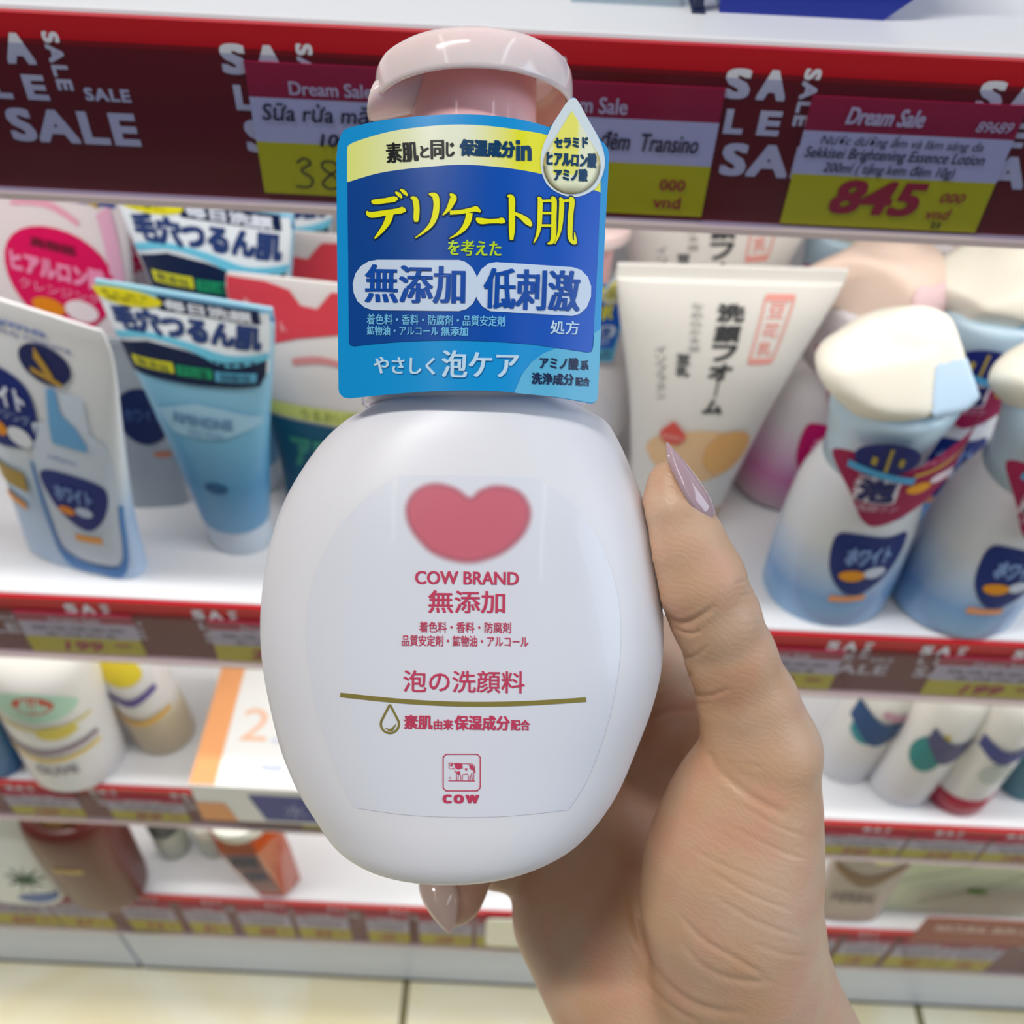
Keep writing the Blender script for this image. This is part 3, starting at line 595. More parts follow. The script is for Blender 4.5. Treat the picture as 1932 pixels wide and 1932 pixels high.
# ------------------------------------------------------------------ fourth shelf
t, B, b, H = pouch('white pouch with dark green leaves, behind the brown bottle', 50, 1678, 3, -45, 1530, 150, 150, mat('white_matte_pouch', rgb(228, 232, 230), .4), 0, .35, group='pouches on the bottom shelf')
f1 = B.wrap(H, .0006)
for a in range(9): put('leaf', ribbon([(.45, .34, .05), (.45 + .45 * math.cos(R(40 * a)), .34 + .16 * math.sin(R(40 * a)), .01)]), f1, ink(40, 84, 60), b)
decal('blue_mark', ell(-.3, .62, .35, .05), f1, ink(60, 110, 190), b, .1); decal('blue_mark', ell(.55, .1, .5, .06), f1, ink(96, 120, 180), b, .1)
loc, H, rot, k = stand(212, 1672, 3, 110, 1512)
t = thing('lotion_bottle', 'brown red rounded bottle at the shelf edge, standing over the kick plate seam', 'bottle', loc, rot); r = 142 * k / 2
B = Body([(0, r * .6, r * .5, 2.2), (.03 * H, r * .85, r * .7, 2.2), (.12 * H, r, r * .85, 2.2), (.6 * H, r * 1.04, r * .9, 2.4), (.90 * H, r * 1.0, r * .8, 2.2), (.95 * H, r * .5, r * .45, 2)])
b = B.mesh('bottle_body', mat('brown_red_plastic', rgb(88, 30, 22), .35), t); f1 = B.wrap(H, .0006)
obj('screw_cap', *loft([sring(z * H, a * r, a * r) for z, a in ((.94, .5), (.95, .55), (1.12, .55), (1.14, .5))]), mat('gold_cap', rgb(206, 170, 100), .3, metal=.6), t, True)
text('lettering', 'LOTION', (-.35, .66, .35, .61), f1, ink(214, 180, 110), b, bold=(.02, .004))
loc, H, rot, k = stand(524, 1662, 3, 445, 1535)
t = thing('honey_jar', 'orange six sided jar with a dark written label', 'jar', loc, rot); r = 125 * k / 2
b = obj('jar_body', *loft([sring(z * H, a * r, a * r * .8, 2, 0, 0, 6) for z, a in ((0, .66), (.03, .74), (.55, .98), (.8, 1.05), (.9, .8))]), mat('amber_jar_glass', rgb(176, 72, 20), .2, coat=.5), t)
obj('lid', *loft([sring(z * H, a * r, a * r * .8) for z, a in ((.89, .78), (.9, .82), (.99, .82), (1.0, .76))]), mat('white_lid', rgb(232, 232, 220), .4), t, True)
yl = lambda x, z, e=.0006: Vector((x * r * .5, -.866 * .8 * r * interp([(0, .66), (.03, .74), (.55, .98), (.8, 1.05), (1, .8)], z)[0] - e, z * H))
q = decal('paper_label', [(-.95, .8), (.9, .8), (.7, .12), (-.7, .12)], yl, ink(150, 110, 116), t, .2)
text('lettering', 'HONEY', (-.8, .76, .8, .58), lambda x, z: yl(x, z, .0012), ink(34, 36, 70), q, bold=(.06, .014)); text('lettering', 'CREAM', (-.7, .52, .65, .34), lambda x, z: yl(x, z, .0012), ink(60, 56, 90), q, bold=(.05, .012))
def little_jar(label, bx, by, tx, ty, w, m, lidm):
    loc, H, rot, k = stand(bx, by, 3, tx, ty); r = w * k / 2; t = thing('small_jar', label, 'jar', loc, rot, 'small pale jars on the bottom shelf')
    obj('jar_body', *loft([sring(z * H, a * r, a * r) for z, a in ((0, .9), (.04, 1), (.6, 1), (.66, .9))]), m, t, True)
    obj('lid', *loft([sring(z * H, a * r, a * r) for z, a in ((.66, .95), (.68, 1.02), (.97, 1.02), (1, .95))]), lidm, t, True); return t
PJ = mat('pale_green_jar', rgb(198, 204, 190), .25); WL = MATS['white_lid']
little_jar('small pale green jar at the back between brown bottle and orange jar', 330, 1596, 300, 1530, 60, PJ, mat('dark_lid', rgb(60, 70, 66), .4))
little_jar('small pale jar with white lid just behind the orange jar', 410, 1592, 385, 1540, 62, PJ, WL)
t, B, b, H = pouch('grey-brown pouch with pale yellow blob, beside the wrist', 1590, 1716, 3, 1700, 1520, 130, 150, mat('grey_brown_film', rgb(176, 160, 150), .35), 0, .35, group='pouches on the bottom shelf')
f1 = B.wrap(H, .0006); decal('yellow_blob', ell(.25, .66, .5, .09), f1, ink(250, 244, 170), b, .1); put('brown_sash', ribbon([(-.9, .54, .05), (0, .42, .1), (.9, .56, .05)]), f1, ink(140, 110, 80), b)
text('lettering', 'HERBAL', (-.7, .32, .5, .22), f1, ink(110, 96, 96), b)
Pb = atZ(1625, 1716, ZT[3]); x1 = atZ(2080, 1740, ZT[3]).x; zt4 = atY(1640, 1602, Pb.y).z
t = thing('sheet_mask_pack', 'wide pale green pack with a green leaf mark, last on the bottom shelf', 'box', ((Pb.x + x1) / 2, Pb.y, ZT[3])); hw = (x1 - Pb.x) / 2; hh = zt4 - ZT[3]
b = box('pack', -hw, hw, 0, .05, .0005, hh, mat('pale_green_board', rgb(214, 224, 190), .4), t, .002)
q = lambda x, z: (x, -.0005, z)
put('printed_line', merge2d([ribbon([(-hw * .6, hh * .2, .002), (-hw * .1, hh * .55, .002), (hw * .1, hh * .9, .002)]), ribbon([(-hw * .95, hh * .5, .0015), (-hw * .5, hh * .75, .0015), (-hw * .3, hh * .95, .0015)])]), q, ink(180, 196, 150), b)
decal('leaf_mark', ell(-hw * .22, hh * .42, .011, .006, rot=-20), q, ink(120, 168, 60), b)
# cards clipped on the bottom strip
def card(name, label, x0, y0, x1, y1, m, rr=.004, lines=()):
    a, b = atY(x0, y0, HF[3] - .0065), atY(x1, y1, HF[3] - .0065); w, h = b.x - a.x, a.z - b.z
    t = thing(name, label, 'card', (a.x, HF[3] - .0065, a.z)); P = rrect(0, -h, w, 0, rr); n = len(P)
    obj('card_sheet', *loft([[(x, y, z) for x, z in P] for y in (-.0005, .0005)]), m, t)
    for bd, bx, c in lines: text('lettering', bd, (bx[0] * w, -bx[1] * h, bx[2] * w, -bx[3] * h), lambda x, z: (x, -.0008, z), c, t, bold=(.0006, .0005))
card('blank_card', 'blank cream white card clipped over the bottom strip beside the wrist', 917, 1733, 1040, 1790, mat('cream_card', rgb(246, 244, 226), .5), .008)
card('sign_card', 'brown sign card with a line of pale writing on the bottom strip', 1752, 1730, 1990, 1788, mat('brown_card', rgb(150, 72, 52), .5), .002, [('NATURAL SKIN CARE', (.1, .25, .85, .5), ink(214, 180, 170))])

# ------------------------------------------------------------------ top shelf
P = atZ(1525, 32, ZT[0]); k = ((P - CAM).dot(FWD)) / FPX
t = thing('blue_tub', 'glossy dark blue plastic tub with a slanted corner on the top shelf', 'tub', P); w2 = 168 * k
pr = [(-w2, 0), (w2 * .84, 0), (w2 * 1.1, .006), (w2 * 1.16, .012), (w2 * 1.16, .045), (-w2 * 1.02, .045), (-w2 * 1.02, .004)]
obj('tub_body', *loft([[(x, y, z) for x, z in pr] for y in (0, .09)]), mat('deep_blue_plastic', rgb(10, 44, 160), .25), t)
box('rim', -w2 * 1.05, w2 * 1.19, -.002, .092, .045, .050, MATS['deep_blue_plastic'], t, .001)
P = atZ(1190, 10, ZT[0])
t = thing('acrylic_tray', 'clear acrylic tray at the edge of the top shelf beside the blue tub', 'tray', P); ac = clear_mat('clear_acrylic', (.88, .93, .96, 1), .1, .06)
box('tray_front', -.018, .016, 0, .0015, 0, .03, ac, t); box('tray_base', -.018, .016, .0015, .08, 0, .0015, ac, t); box('tray_side', .0145, .016, .0015, .08, .0015, .03, ac, t)
P = atZ(1317, 24, ZT[0])
t = thing('divider_post', 'narrow dark divider post between the clear tray and the blue tub', 'divider', P)
box('post', -.0013, .0013, 0, .004, .001, .05, mat('dark_divider', rgb(30, 40, 80), .4), t); box('foot', -.002, .002, -.001, .012, 0, .001, MATS['dark_divider'], t)

# ------------------------------------------------------------------ the held pump bottle (camera-aligned metres)
CM = Matrix((RC, FWD, UC)).transposed()
W0 = .205
BASE = lc(868, 1609, W0)
BOT = thing('foam_pump_bottle', 'large white pump bottle with pink heart held up in the hand', 'bottle', group='white pump bottles with blue hang labels')
BOT.matrix_world = Matrix.Translation(CAM + CM @ BASE) @ CM.to_4x4()
K = W0 / FPX
prof = [(764, 716, 1082, 0.0215), (772, 705, 1094, 0.0225), (786, 681, 1119, 0.0235), (802, 654, 1144, 0.0242), (840, 613, 1167, 0.0252), (900, 570, 1193, 0.0262), (960, 539, 1216, 0.0268), (1030, 517, 1232, 0.027), (1110, 504, 1243, 0.027), (1180, 500, 1248, 0.027),
        (1250, 505, 1245, 0.027), (1320, 518, 1229, 0.0268), (1400, 539, 1199, 0.0265), (1470, 569, 1169, 0.0262), (1520, 601, 1137, 0.0258), (1560, 629, 1100, 0.0248), (1584, 661, 1059, 0.0232), (1597, 697, 1018, 0.0212), (1604, 742, 973, 0.0185), (1608, 792, 923, 0.015), (1609, 822, 893, 0.01)]
ST = smooth_tab(prof, 140)                                   # py, L, R, depth
SE = 2.35
def sec(py):
    L_, R_, b = interp(ST, py); return ((L_ + R_) / 2 - 966) * K, (R_ - L_) / 2 * K, b
rings = []
for py, L_, R_, b in ST: rings.append([tuple(Vector(p) - BASE) for p in sring((966 - py) * K, (R_ - L_) / 2 * K, b, SE, ((L_ + R_) / 2 - 966) * K, W0, 96)])
WP = mat('white_bottle_plastic', rgb(238, 236, 240), .38, sss=.08)
BODY = obj('bottle_body', *loft(rings), WP, BOT, True)
def front(px, py, eps=.00012):
    y = W0 - .022
    for _ in range(6):
        X, Z = (px - 966) * y / FPX, (966 - py) * y / FPX
        cx, a, b = sec(966 - Z / K); y = W0 - b * max(0, 1 - min(1, abs(X - cx) / a) ** SE) ** (1 / SE)
    v = lc(px, py, y - eps); return v - BASE
E1, E2, E3 = (lambda x, y: front(x, y, .00012)), (lambda x, y: front(x, y, .00022)), (lambda x, y: front(x, y, .00032))
stk = curve_pts([(757, 896), (840, 897), (925, 898), (1010, 901)], 4) + curve_pts([(1010, 901), (1080, 950), (1130, 1020), (1160, 1100), (1171, 1180), (1166, 1270), (1145, 1370), (1108, 1470), (1072, 1528)], 5)[1:] + \
    curve_pts([(1072, 1528), (970, 1539), (870, 1542), (760, 1537), (670, 1524)], 5)[1:] + curve_pts([(670, 1524), (630, 1440), (598, 1340), (582, 1250), (578, 1180), (590, 1100), (630, 1010), (690, 940), (757, 896)], 5)[1:-1]
STICK = decal('front_sticker', stk, E1, mat('white_sticker_film', rgb(232, 233, 241), .3, coat=.15), BODY, 16)
PINK = ink(206, 66, 98)
HPK = rgb(214, 110, 126)
HO = np.array(curve_pts([(887, 938), (905, 925), (932, 916), (962, 919), (986, 932), (1000, 957), (999, 985), (983, 1015), (950, 1043), (915, 1057), (884, 1062), (850, 1057), (815, 1043), (786, 1015), (769, 985), (766, 955), (779, 930), (802, 915), (830, 912), (860, 921)], 4, True))
def heart_col(x, y):
    a, b = HO, np.roll(HO, -1, 0); p = np.array((x, y)); d = b - a
    t = np.clip(((p - a) * d).sum(1) / (d * d).sum(1), 0, 1); dist = np.linalg.norm(p - a - d * t[:, None], axis=1).min()
    cr = ((a[:, 1] > y) != (b[:, 1] > y)) & (x < d[:, 0] * (y - a[:, 1]) / (d[:, 1] + 1e-9) + a[:, 0])
    sd = dist if cr.sum() % 2 else -dist; t = min(1, max(0, (sd + 9) / 22)); return HPK[:3] + (t * t * (3 - 2 * t),)
gx, gy = np.linspace(752, 1016, 90), np.linspace(902, 1072, 60)
obj('pink_heart', [E2(x, y) for y in gy for x in gx], [(j * 90 + i, j * 90 + i + 1, (j + 1) * 90 + i + 1, (j + 1) * 90 + i) for j in range(59) for i in range(89)],
    mat('pink_heart_print', (1, 1, 1, 1), .35, attr=True), BODY, True, [heart_col(x, y) for y in gy for x in gx])
for bd, bx, bo in (('COW BRAND', (783, 1078, 979, 1103), (.9, .3)), ('無添加', (808, 1114, 953, 1157), (.7, .5)), ('着色料・香料・防腐剤', (791, 1173, 964, 1194), (.2, .2)), ('品質安定剤・鉱物油・アルコール', (758, 1199, 997, 1220), (.2, .2)),
                   ('泡の洗顔料', (761, 1265, 990, 1307), (.4, .4)), ('素肌', (762, 1349, 816, 1376), (1, .6)), ('由来', (818, 1357, 855, 1377), (.7, .5)), ('保湿成分', (857, 1350, 962, 1378), (1, .6)), ('配合', (964, 1358, 1000, 1378), (.7, .5)), ('C O W', (835, 1499, 904, 1516), (2, .9))):
    text('lettering', bd, bx, E2, PINK, BODY, bold=bo, rot=.6)
GOLD = mat('gold_print', rgb(176, 160, 84), .3, metal=.5)
put('gold_line', ribbon([(642, 1311, 8.5), (760, 1323, 8.8), (875, 1328.5, 9), (990, 1327, 9), (1106, 1320, 8.8)], 10), E2, GOLD, BODY)
dr = teardrop(735.5, 1366, 17, 1329)
put('gold_drop', merge2d([ribbon([(x, y, 4.2) for x, y in dr + dr[:1]], 2), ribbon([(727, 1374, 1), (738, 1377, 5), (747, 1366, 1)])]), E2, GOLD, BODY)
rr = rrect(836, 1423, 906, 1492, 9)
rr = [(x * 1 + .02 * (y - 1457) * 0, y) for x, y in rr]
lg = [ribbon([(x, y, 2) for x, y in rr + rr[:1]], 2), ribbon([(846, 1473, 1.6), (896, 1473.5, 1.6)])]
cow = [(846, 1441), (849, 1444), (846, 1448), (850, 1451), (856, 1449), (859, 1455), (861, 1460), (861.5, 1472), (864, 1472), (865, 1461), (869, 1462), (869.5, 1472), (872, 1472), (873, 1461), (882, 1460), (884, 1464), (884, 1472.5), (887, 1472.5), (888, 1464), (890, 1458), (891, 1472.5), (893.5, 1472.5), (894, 1456), (894, 1447), (895, 1458), (896.5, 1458), (895, 1444), (890, 1441), (874, 1441), (862, 1440), (856, 1441), (853, 1439), (852, 1441), (849, 1439)]
lg.append(ribbon([(x, y, 1.1) for x, y in cow + cow[:1]], 1))
for p in ([(857, 1441), (872, 1441), (873, 1449), (867, 1447), (864, 1452), (859, 1449)], [(884, 1442), (893, 1444), (893, 1453), (888, 1452)], [(849, 1441), (855, 1441), (852, 1447)], [(861, 1456), (868, 1455), (868, 1461), (862, 1460)], [(876, 1450), (882, 1449), (880, 1455)]): lg.append(fill2d(p))
put('cow_logo', merge2d(lg), E2, PINK, BODY)
text('registered_mark', '®', (847, 1466, 851, 1470), E2, PINK, BODY)
# collar, stem, head
def turned(name, tabz, cxpx, m, parent, n=72, sy=1.0, caps=(True, True)):
    cx = (cxpx - 966) * K
    return obj(name, *loft([[tuple(Vector(p) - BASE) for p in sring((966 - py) * K, r * K, r * K * sy, 2, cx, W0, n)] for py, r in tabz], caps), m, parent, True)
turned('neck_collar', [(771, 196), (769, 206), (764, 212), (745, 213), (700, 206), (660, 190), (640, 150), (620, 110)], 897, mat('white_glossy_collar', rgb(240, 232, 236), .15, sss=.1), BOT)
PH = mat('pale_pink_pump', rgb(255, 224, 222), .12, sss=.5); PS = mat('pink_pump_stem', rgb(255, 196, 196), .12, sss=.3)
turned('pump_stem', [(640, 112), (560, 116), (240, 117), (200, 117), (150, 117), (140, 117)], 895, PS, BOT)
head = turned('pump_head', [(157, 118), (157, 150), (168, 168), (206, 177), (210, 180), (208, 184), (200, 185.5), (170, 185.5), (152, 184), (141, 179), (131, 166), (125, 140), (122, 80), (121, 10)], 895, PH, BOT)
turned('pump_underside', [(156, 116), (157, 150), (170, 165.5), (204, 175)], 895, mat('peach_pump_underside', rgb(255, 200, 182), .3, sss=.5), head, caps=(False, False))
nz = lc(738, 192, .203) - BASE
v, f = [], []
sp = []
for s_ in np.linspace(0, 1, 12):
    rad = .0062 * (1 - .12 * s_) * (1 if s_ < .86 else math.sqrt(max(.02, 1 - ((s_ - .86) / .14) ** 2)))
    c = nz + Vector((.008 - .0125 * s_, -.001 * s_, .0030 - .0034 * s_)); sp.append([tuple(c + Vector((0.25 * rad * math.sin(a), rad * 1.0 * math.cos(a), rad * .72 * math.sin(a)))) for a in np.linspace(0, 2 * math.pi, 25)[:-1]])
obj('spout', *loft(sp), PH, head, True)

# hang label, bent round the neck
def labw(px): return .1765 + .0085 * ((px - 892) / 255.0) ** 2
def LB(px, py, e): return lc(px, py, labw(px) - e) - BASE
L0, L1, L2, L3, L4 = [(lambda x, y, e=e: LB(x, y, e)) for e in (0, .00012, .00024, .00036, .00048)]
out = curve_pts([(662, 240), (720, 227), (790, 219), (860, 215.5), (930, 218), (990, 227), (1037, 240)], 5) + curve_pts([(1040, 237), (1058, 210), (1072, 190), (1081, 184), (1090, 190), (1108, 222), (1134, 266)], 5) + \
    [(1140, 270), (1147, 280), (1149.5, 292), (1146, 360), (1142, 430), (1137, 540), (1132, 650), (1128, 748), (1125, 758), (1116, 762)] + curve_pts([(1116, 762), (1050, 750), (980, 741), (900, 736.5), (820, 738), (740, 743.5), (660, 752)], 5)[1:] + \
    [(648, 750), (640, 742), (638.5, 734), (637, 600), (635.5, 440), (634.5, 300), (637, 272), (645, 250), (653, 243)]
lv, lf = fill2d(out, 24); nl = len(lv); no = len(out); LBK = lambda x, y: LB(x, y, -.0003)
V = [L0(*p) for p in lv] + [LBK(*p) for p in lv] + [L0(*p) for p in out] + [LBK(*p) for p in out]
F = lf + [[i + nl for i in q][::-1] for q in lf] + [(2 * nl + i, 2 * nl + (i + 1) % no, 2 * nl + no + (i + 1) % no, 2 * nl + no + i) for i in range(no)]
LBL = obj('hang_label', V, F, mat('sky_blue_label_card', rgb(8, 150, 218), .3, .35), BOT, True)
band = curve_pts([(655, 283), (664, 270), (728, 250), (790, 240), (857, 235), (921, 237.5), (985, 246), (1040, 257), (1133, 290)], 5) + curve_pts([(1133, 363), (1060, 338), (985, 321), (905, 312), (841, 312), (728, 324), (655, 344)], 5)
YL, YC = np.array(rgb(232, 238, 130)), np.array(rgb(238, 234, 20)); CRM = np.array(rgb(240, 242, 214))
def bandcol(x, y):
    a = min(1, max(0, (x - 660) / 150)); b2 = min(1, max(0, (x - 880) / 100))
    return tuple((YL * (1 - a) + CRM * a) * (1 - b2) + YC * b2)
decal('yellow_band', band, L1, mat('yellow_band_print', (1, 1, 1, 1), .25, attr=True), LBL, 25, bandcol)
NV1, NV2 = np.array(rgb(0, 68, 148)), np.array(rgb(0, 88, 200))
blue = curve_pts([(655, 344), (728, 324), (841, 312), (905, 312), (985, 321), (1060, 338), (1133, 363)], 5) + [(1127, 500), (1118, 655), (1115, 663), (1109, 665)] + curve_pts([(1109, 665), (1050, 656), (985, 648), (873, 642), (760, 644.5), (668, 653)], 5)[1:] + [(660, 651), (658, 645), (657, 500)]
decal('blue_panel', blue, L1, mat('deep_blue_print', (1, 1, 1, 1), .32, .3, attr=True), LBL, 28, lambda x, y: tuple(NV1 + (NV2 - NV1) * min(1, max(0, (x - 740) / 380))))
decal('pale_swoosh', [(970, 741), (985, 706), (1002, 684), (1024, 667), (1050, 657), (1109, 666), (1116, 664), (1119, 655), (1121, 628), (1134, 620), (1128, 748), (1125, 757), (1116, 760), (1050, 749)], L1, ink(96, 184, 222, .25), LBL, 40)
# drop badge
decal('drop_halo', curve_pts([(1040, 240), (1058, 210), (1072, 190), (1081, 185), (1090, 190), (1108, 222), (1132, 266), (1141, 300), (1137, 330), (1120, 358), (1081, 372), (1040, 356), (1022, 325), (1022, 285)], 5, True), L2, ink(222, 232, 236, .25), LBL, 30)
DCX, DCY = 1079, 312
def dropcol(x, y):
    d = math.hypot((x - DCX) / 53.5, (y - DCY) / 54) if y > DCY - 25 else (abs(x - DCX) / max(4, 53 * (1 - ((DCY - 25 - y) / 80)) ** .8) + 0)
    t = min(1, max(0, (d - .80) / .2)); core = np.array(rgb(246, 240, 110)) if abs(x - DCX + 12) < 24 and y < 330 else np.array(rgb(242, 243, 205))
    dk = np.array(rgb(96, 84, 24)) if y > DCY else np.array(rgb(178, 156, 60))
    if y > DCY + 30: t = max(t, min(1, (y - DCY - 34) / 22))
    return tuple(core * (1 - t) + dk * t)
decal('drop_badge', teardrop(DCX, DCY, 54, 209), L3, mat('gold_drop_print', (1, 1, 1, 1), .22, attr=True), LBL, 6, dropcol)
TEAL, BLK, YEL, LCY, PAL, NVY = ink(0, 62, 104, .3), ink(10, 12, 18, .3), ink(244, 240, 20, .25), ink(120, 200, 240, .3), ink(196, 226, 246, .3), ink(8, 26, 74, .3)
for bd, bx, c, bo, ro in (('セラミド', (1046, 259, 1110, 279), TEAL, (1.2, .9), -1), ('ヒアルロン酸', (1031, 287, 1126, 315), TEAL, (1.2, .9), 3), ('アミノ酸', (1045, 318, 1109, 342), TEAL, (1.2, .9), 1)):
    text('lettering', bd, bx, L4, c, LBL, bold=bo, rot=ro)
for bd, bx, c, bo, ro in (('素肌', (728, 268, 789, 306), BLK, (1.4, .3), -4), ('と', (792, 275, 810, 297), BLK, (1.3, .3), -2), ('同', (812, 264, 838, 300), BLK, (1.4, .3), -1), ('じ', (841, 268, 858, 295), BLK, (1.3, .3), 0),
                          ('保湿成分', (867, 264, 972, 296), TEAL, (1.7, 1.2), 2.5), ('in', (973, 264, 1003, 303), TEAL, (2.0, 1.2), 0),
                          ('を考えた', (845, 453, 946, 483), ink(190, 224, 40, .3), (.9, .3), 1.5)):
    text('lettering', bd, bx, L2, c, LBL, bold=bo, rot=ro)
Zc = lambda pts: [(600 + x * .3209, 180 + y * .3209, w * .3209) for x, y, w in pts]
STR = [[(316, 618, 14), (335, 626, 30), (400, 618, 30), (445, 610, 34), (468, 606, 14)], [(455, 568, 10), (478, 585, 22), (494, 604, 8)], [(484, 553, 10), (508, 570, 22), (526, 590, 8)],
       [(285, 682, 12), (312, 702, 34), (400, 690, 32), (470, 680, 32), (497, 674, 36), (516, 680, 10)], [(425, 690, 40), (412, 735, 40), (385, 780, 30), (352, 820, 18), (332, 842, 6)],
       [(545, 600, 10), (570, 612, 32), (580, 660, 34), (578, 720, 32), (576, 744, 18)], [(652, 580, 8), (688, 592, 36), (697, 640, 36), (690, 700, 36), (668, 755, 28), (625, 800, 16), (572, 838, 5)],
       [(776, 578, 10), (796, 600, 38), (786, 630, 36), (765, 670, 24), (733, 705, 6)], [(776, 690, 24), (840, 685, 24), (905, 672, 26), (930, 668, 32), (955, 685, 10)], [(890, 690, 38), (882, 735, 38), (858, 780, 30), (820, 815, 16), (772, 842, 5)],
       [(930, 722, 12), (955, 738, 36), (1010, 740, 26), (1060, 738, 28), (1082, 738, 36), (1098, 748, 10)],
       [(1114, 590, 10), (1138, 605, 36), (1140, 680, 36), (1140, 780, 36), (1138, 850, 20)], [(1150, 690, 14), (1190, 710, 26), (1232, 742, 38), (1255, 768, 14)],
       [(1292, 600, 12), (1306, 618, 28), (1305, 690, 28), (1302, 760, 26), (1290, 820, 18), (1268, 868, 5)], [(1306, 622, 15), (1385, 618, 15)], [(1372, 600, 12), (1388, 618, 30), (1387, 720, 30), (1386, 820, 30), (1374, 862, 24), (1348, 872, 6)], [(1308, 692, 14), (1382, 692, 14)], [(1306, 765, 14), (1382, 765, 14)],
       [(1418, 605, 12), (1432, 622, 28), (1430, 700, 28), (1424, 770, 24), (1412, 825, 16), (1392, 872, 5)], [(1430, 622, 16), (1490, 616, 16)], [(1478, 602, 12), (1494, 618, 30), (1486, 700, 30), (1482, 790, 30), (1484, 840, 26), (1500, 864, 22), (1516, 872, 10)], [(1516, 872, 12), (1512, 840, 14), (1508, 805, 4)]]
put('headline_outline', merge2d([ribbon(Zc(s), 5, 5.0) for s in STR]), L2, ink(0, 52, 96, .3), LBL)
put('headline_lettering', merge2d([ribbon(Zc(s), 5) for s in STR]), L3, YEL, LBL)
PILL = ink(206, 222, 242, .25)
decal('white_pill', [(899, 520), (891, 505), (878, 494), (866, 490.5), (712, 490), (695, 493), (680, 503), (670, 517), (665.5, 535), (667, 552), (674, 568), (688, 580), (703, 585), (866, 587), (880, 583), (892, 573), (899, 560)], L2, PILL, LBL, 40)
decal('white_pill', [(897, 540), (899, 524), (908, 508), (922, 497), (936, 494.5), (1080, 504), (1096, 509), (1109, 522), (1115.5, 540), (1115, 560), (1107, 580), (1094, 592), (1080, 596), (925, 587), (910, 578), (900, 564)], L2, PILL, LBL, 40)
BL = ink(8, 76, 168, .3)
for bd, bx, ro in (('無添加', (688, 500, 878, 572), 1), ('低刺激', (912, 508, 1095, 585), 2.2)): text('pill_lettering', bd, bx, L3, BL, LBL, bold=(2.2, .4), rot=ro)
for bd, bx, c, bo, ro in (('着色料・香料・防腐剤・品質安定剤', (692, 594, 953, 614), LCY, (.3, .2), .9), ('鉱物油・アルコール', (692, 615, 827, 633), LCY, (.3, .2), .5), ('無添加', (832, 616, 883, 634), LCY, (.4, .3), .5), ('処方', (1038, 605, 1093, 631), PAL, (.5, .2), 2),
                          ('やさしく', (705, 674, 821, 706), PAL, (1.1, .3), 1), ('泡ケア', (833, 662, 979, 713), PAL, (1.5, .4), 1.2), ('アミノ酸', (1018, 674, 1092, 697), NVY, (.8, .4), 2), ('系', (1095, 680, 1111, 698), NVY, (.6, .4), 2),
                          ('洗浄成分', (1003, 704, 1083, 726), NVY, (.8, .4), 2), ('配合', (1086, 712, 1113, 728), NVY, (.6, .4), 2)):
    text('lettering', bd, bx, L2, c, LBL, bold=bo, rot=ro)

# a second one stands on the shelf behind the held bottle
B2 = dup(BOT); B2.rotation_mode = 'XYZ'
P2 = atZ(1052, 845, ZT[1]) + Vector((0, 0, .0002))
B2.matrix_world = Matrix.Translation(P2) @ Matrix.Rotation(R(1.5), 4, 'Y') @ Matrix.Rotation(R(-12), 4, 'Z')
B2['label'] = 'white pump bottle on the shelf, mostly hidden behind the held one'

# ------------------------------------------------------------------ the hand
def H3(px, py, w, r): c = lc(px, py, w); return np.array((c.x, c.y, c.z)), r * w / FPX
PR = []                                                      # (p0, r0, p1, r1, blend)
def chain(pts, k=.004):
    q = [H3(*p) for p in pts]
    for a, b in zip(q, q[1:]): PR.append((a[0], a[1], b[0], b[1], k))
chain([(1266, 914, .195, 46), (1273, 960, .195, 61), (1292, 1030, .196, 76), (1318, 1095, .197, 85), (1350, 1165, .200, 81), (1379, 1240, .204, 82), (1412, 1330, .209, 92), (1436, 1420, .212, 104)], .002)   # thumb
chain([(1436, 1420, .212, 106), (1404, 1530, .216, 138), (1384, 1620, .218, 158), (1376, 1700, .220, 160), (1392, 1790, .225, 150)], .004)                       # thenar mound
chain([(1392, 1790, .226, 148), (1400, 1880, .236, 165), (1440, 2000, .244, 180), (1520, 2250, .255, 215), (1640, 2600, .27, 260)], .008)                            # wrist, forearm
chain([(1150, 1600, .266, 150), (1128, 1720, .260, 148), (1180, 1850, .253, 140), (1270, 1990, .248, 165), (1420, 2250, .258, 200), (1560, 2600, .272, 250)], .008)   # little-finger side
chain([(1300, 1880, .250, 150), (1300, 1700, .266, 150), (1290, 1560, .274, 130)], .010)                                                                      # palm
chain([(1290, 1560, .274, 130), (1310, 1440, .268, 105), (1348, 1400, .250, 80)], .007)                                                                       # web
chain([(1330, 1390, .258, 85), (1290, 1300, .266, 76), (1200, 1210, .266, 70), (1060, 1150, .256, 66), (940, 1140, .243, 58)], .003)                           # index
chain([(1270, 1480, .272, 82), (1150, 1400, .274, 72), (1000, 1340, .264, 68), (860, 1320, .243, 58)], .003)                                                 # middle
chain([(1210, 1580, .274, 82), (1080, 1530, .274, 70), (940, 1500, .263, 66), (800, 1470, .243, 56)], .003)                                                  # ring
chain([(1120, 1660, .266, 74), (1030, 1640, .266, 64), (930, 1610, .264, 60), (880, 1610, .258, 58), (862, 1660, .250, 57), (858, 1692, .246, 52)], .003)        # little finger curling under
HS = .0006
lo = np.array((-.030, .168, -.215)); hi = np.array((.108, .315, .020))
N = np.ceil((hi - lo) / HS).astype(int) + 1
G = [lo[i] + HS * np.arange(N[i]) for i in range(3)]
S = np.full(N, .05, np.float32)
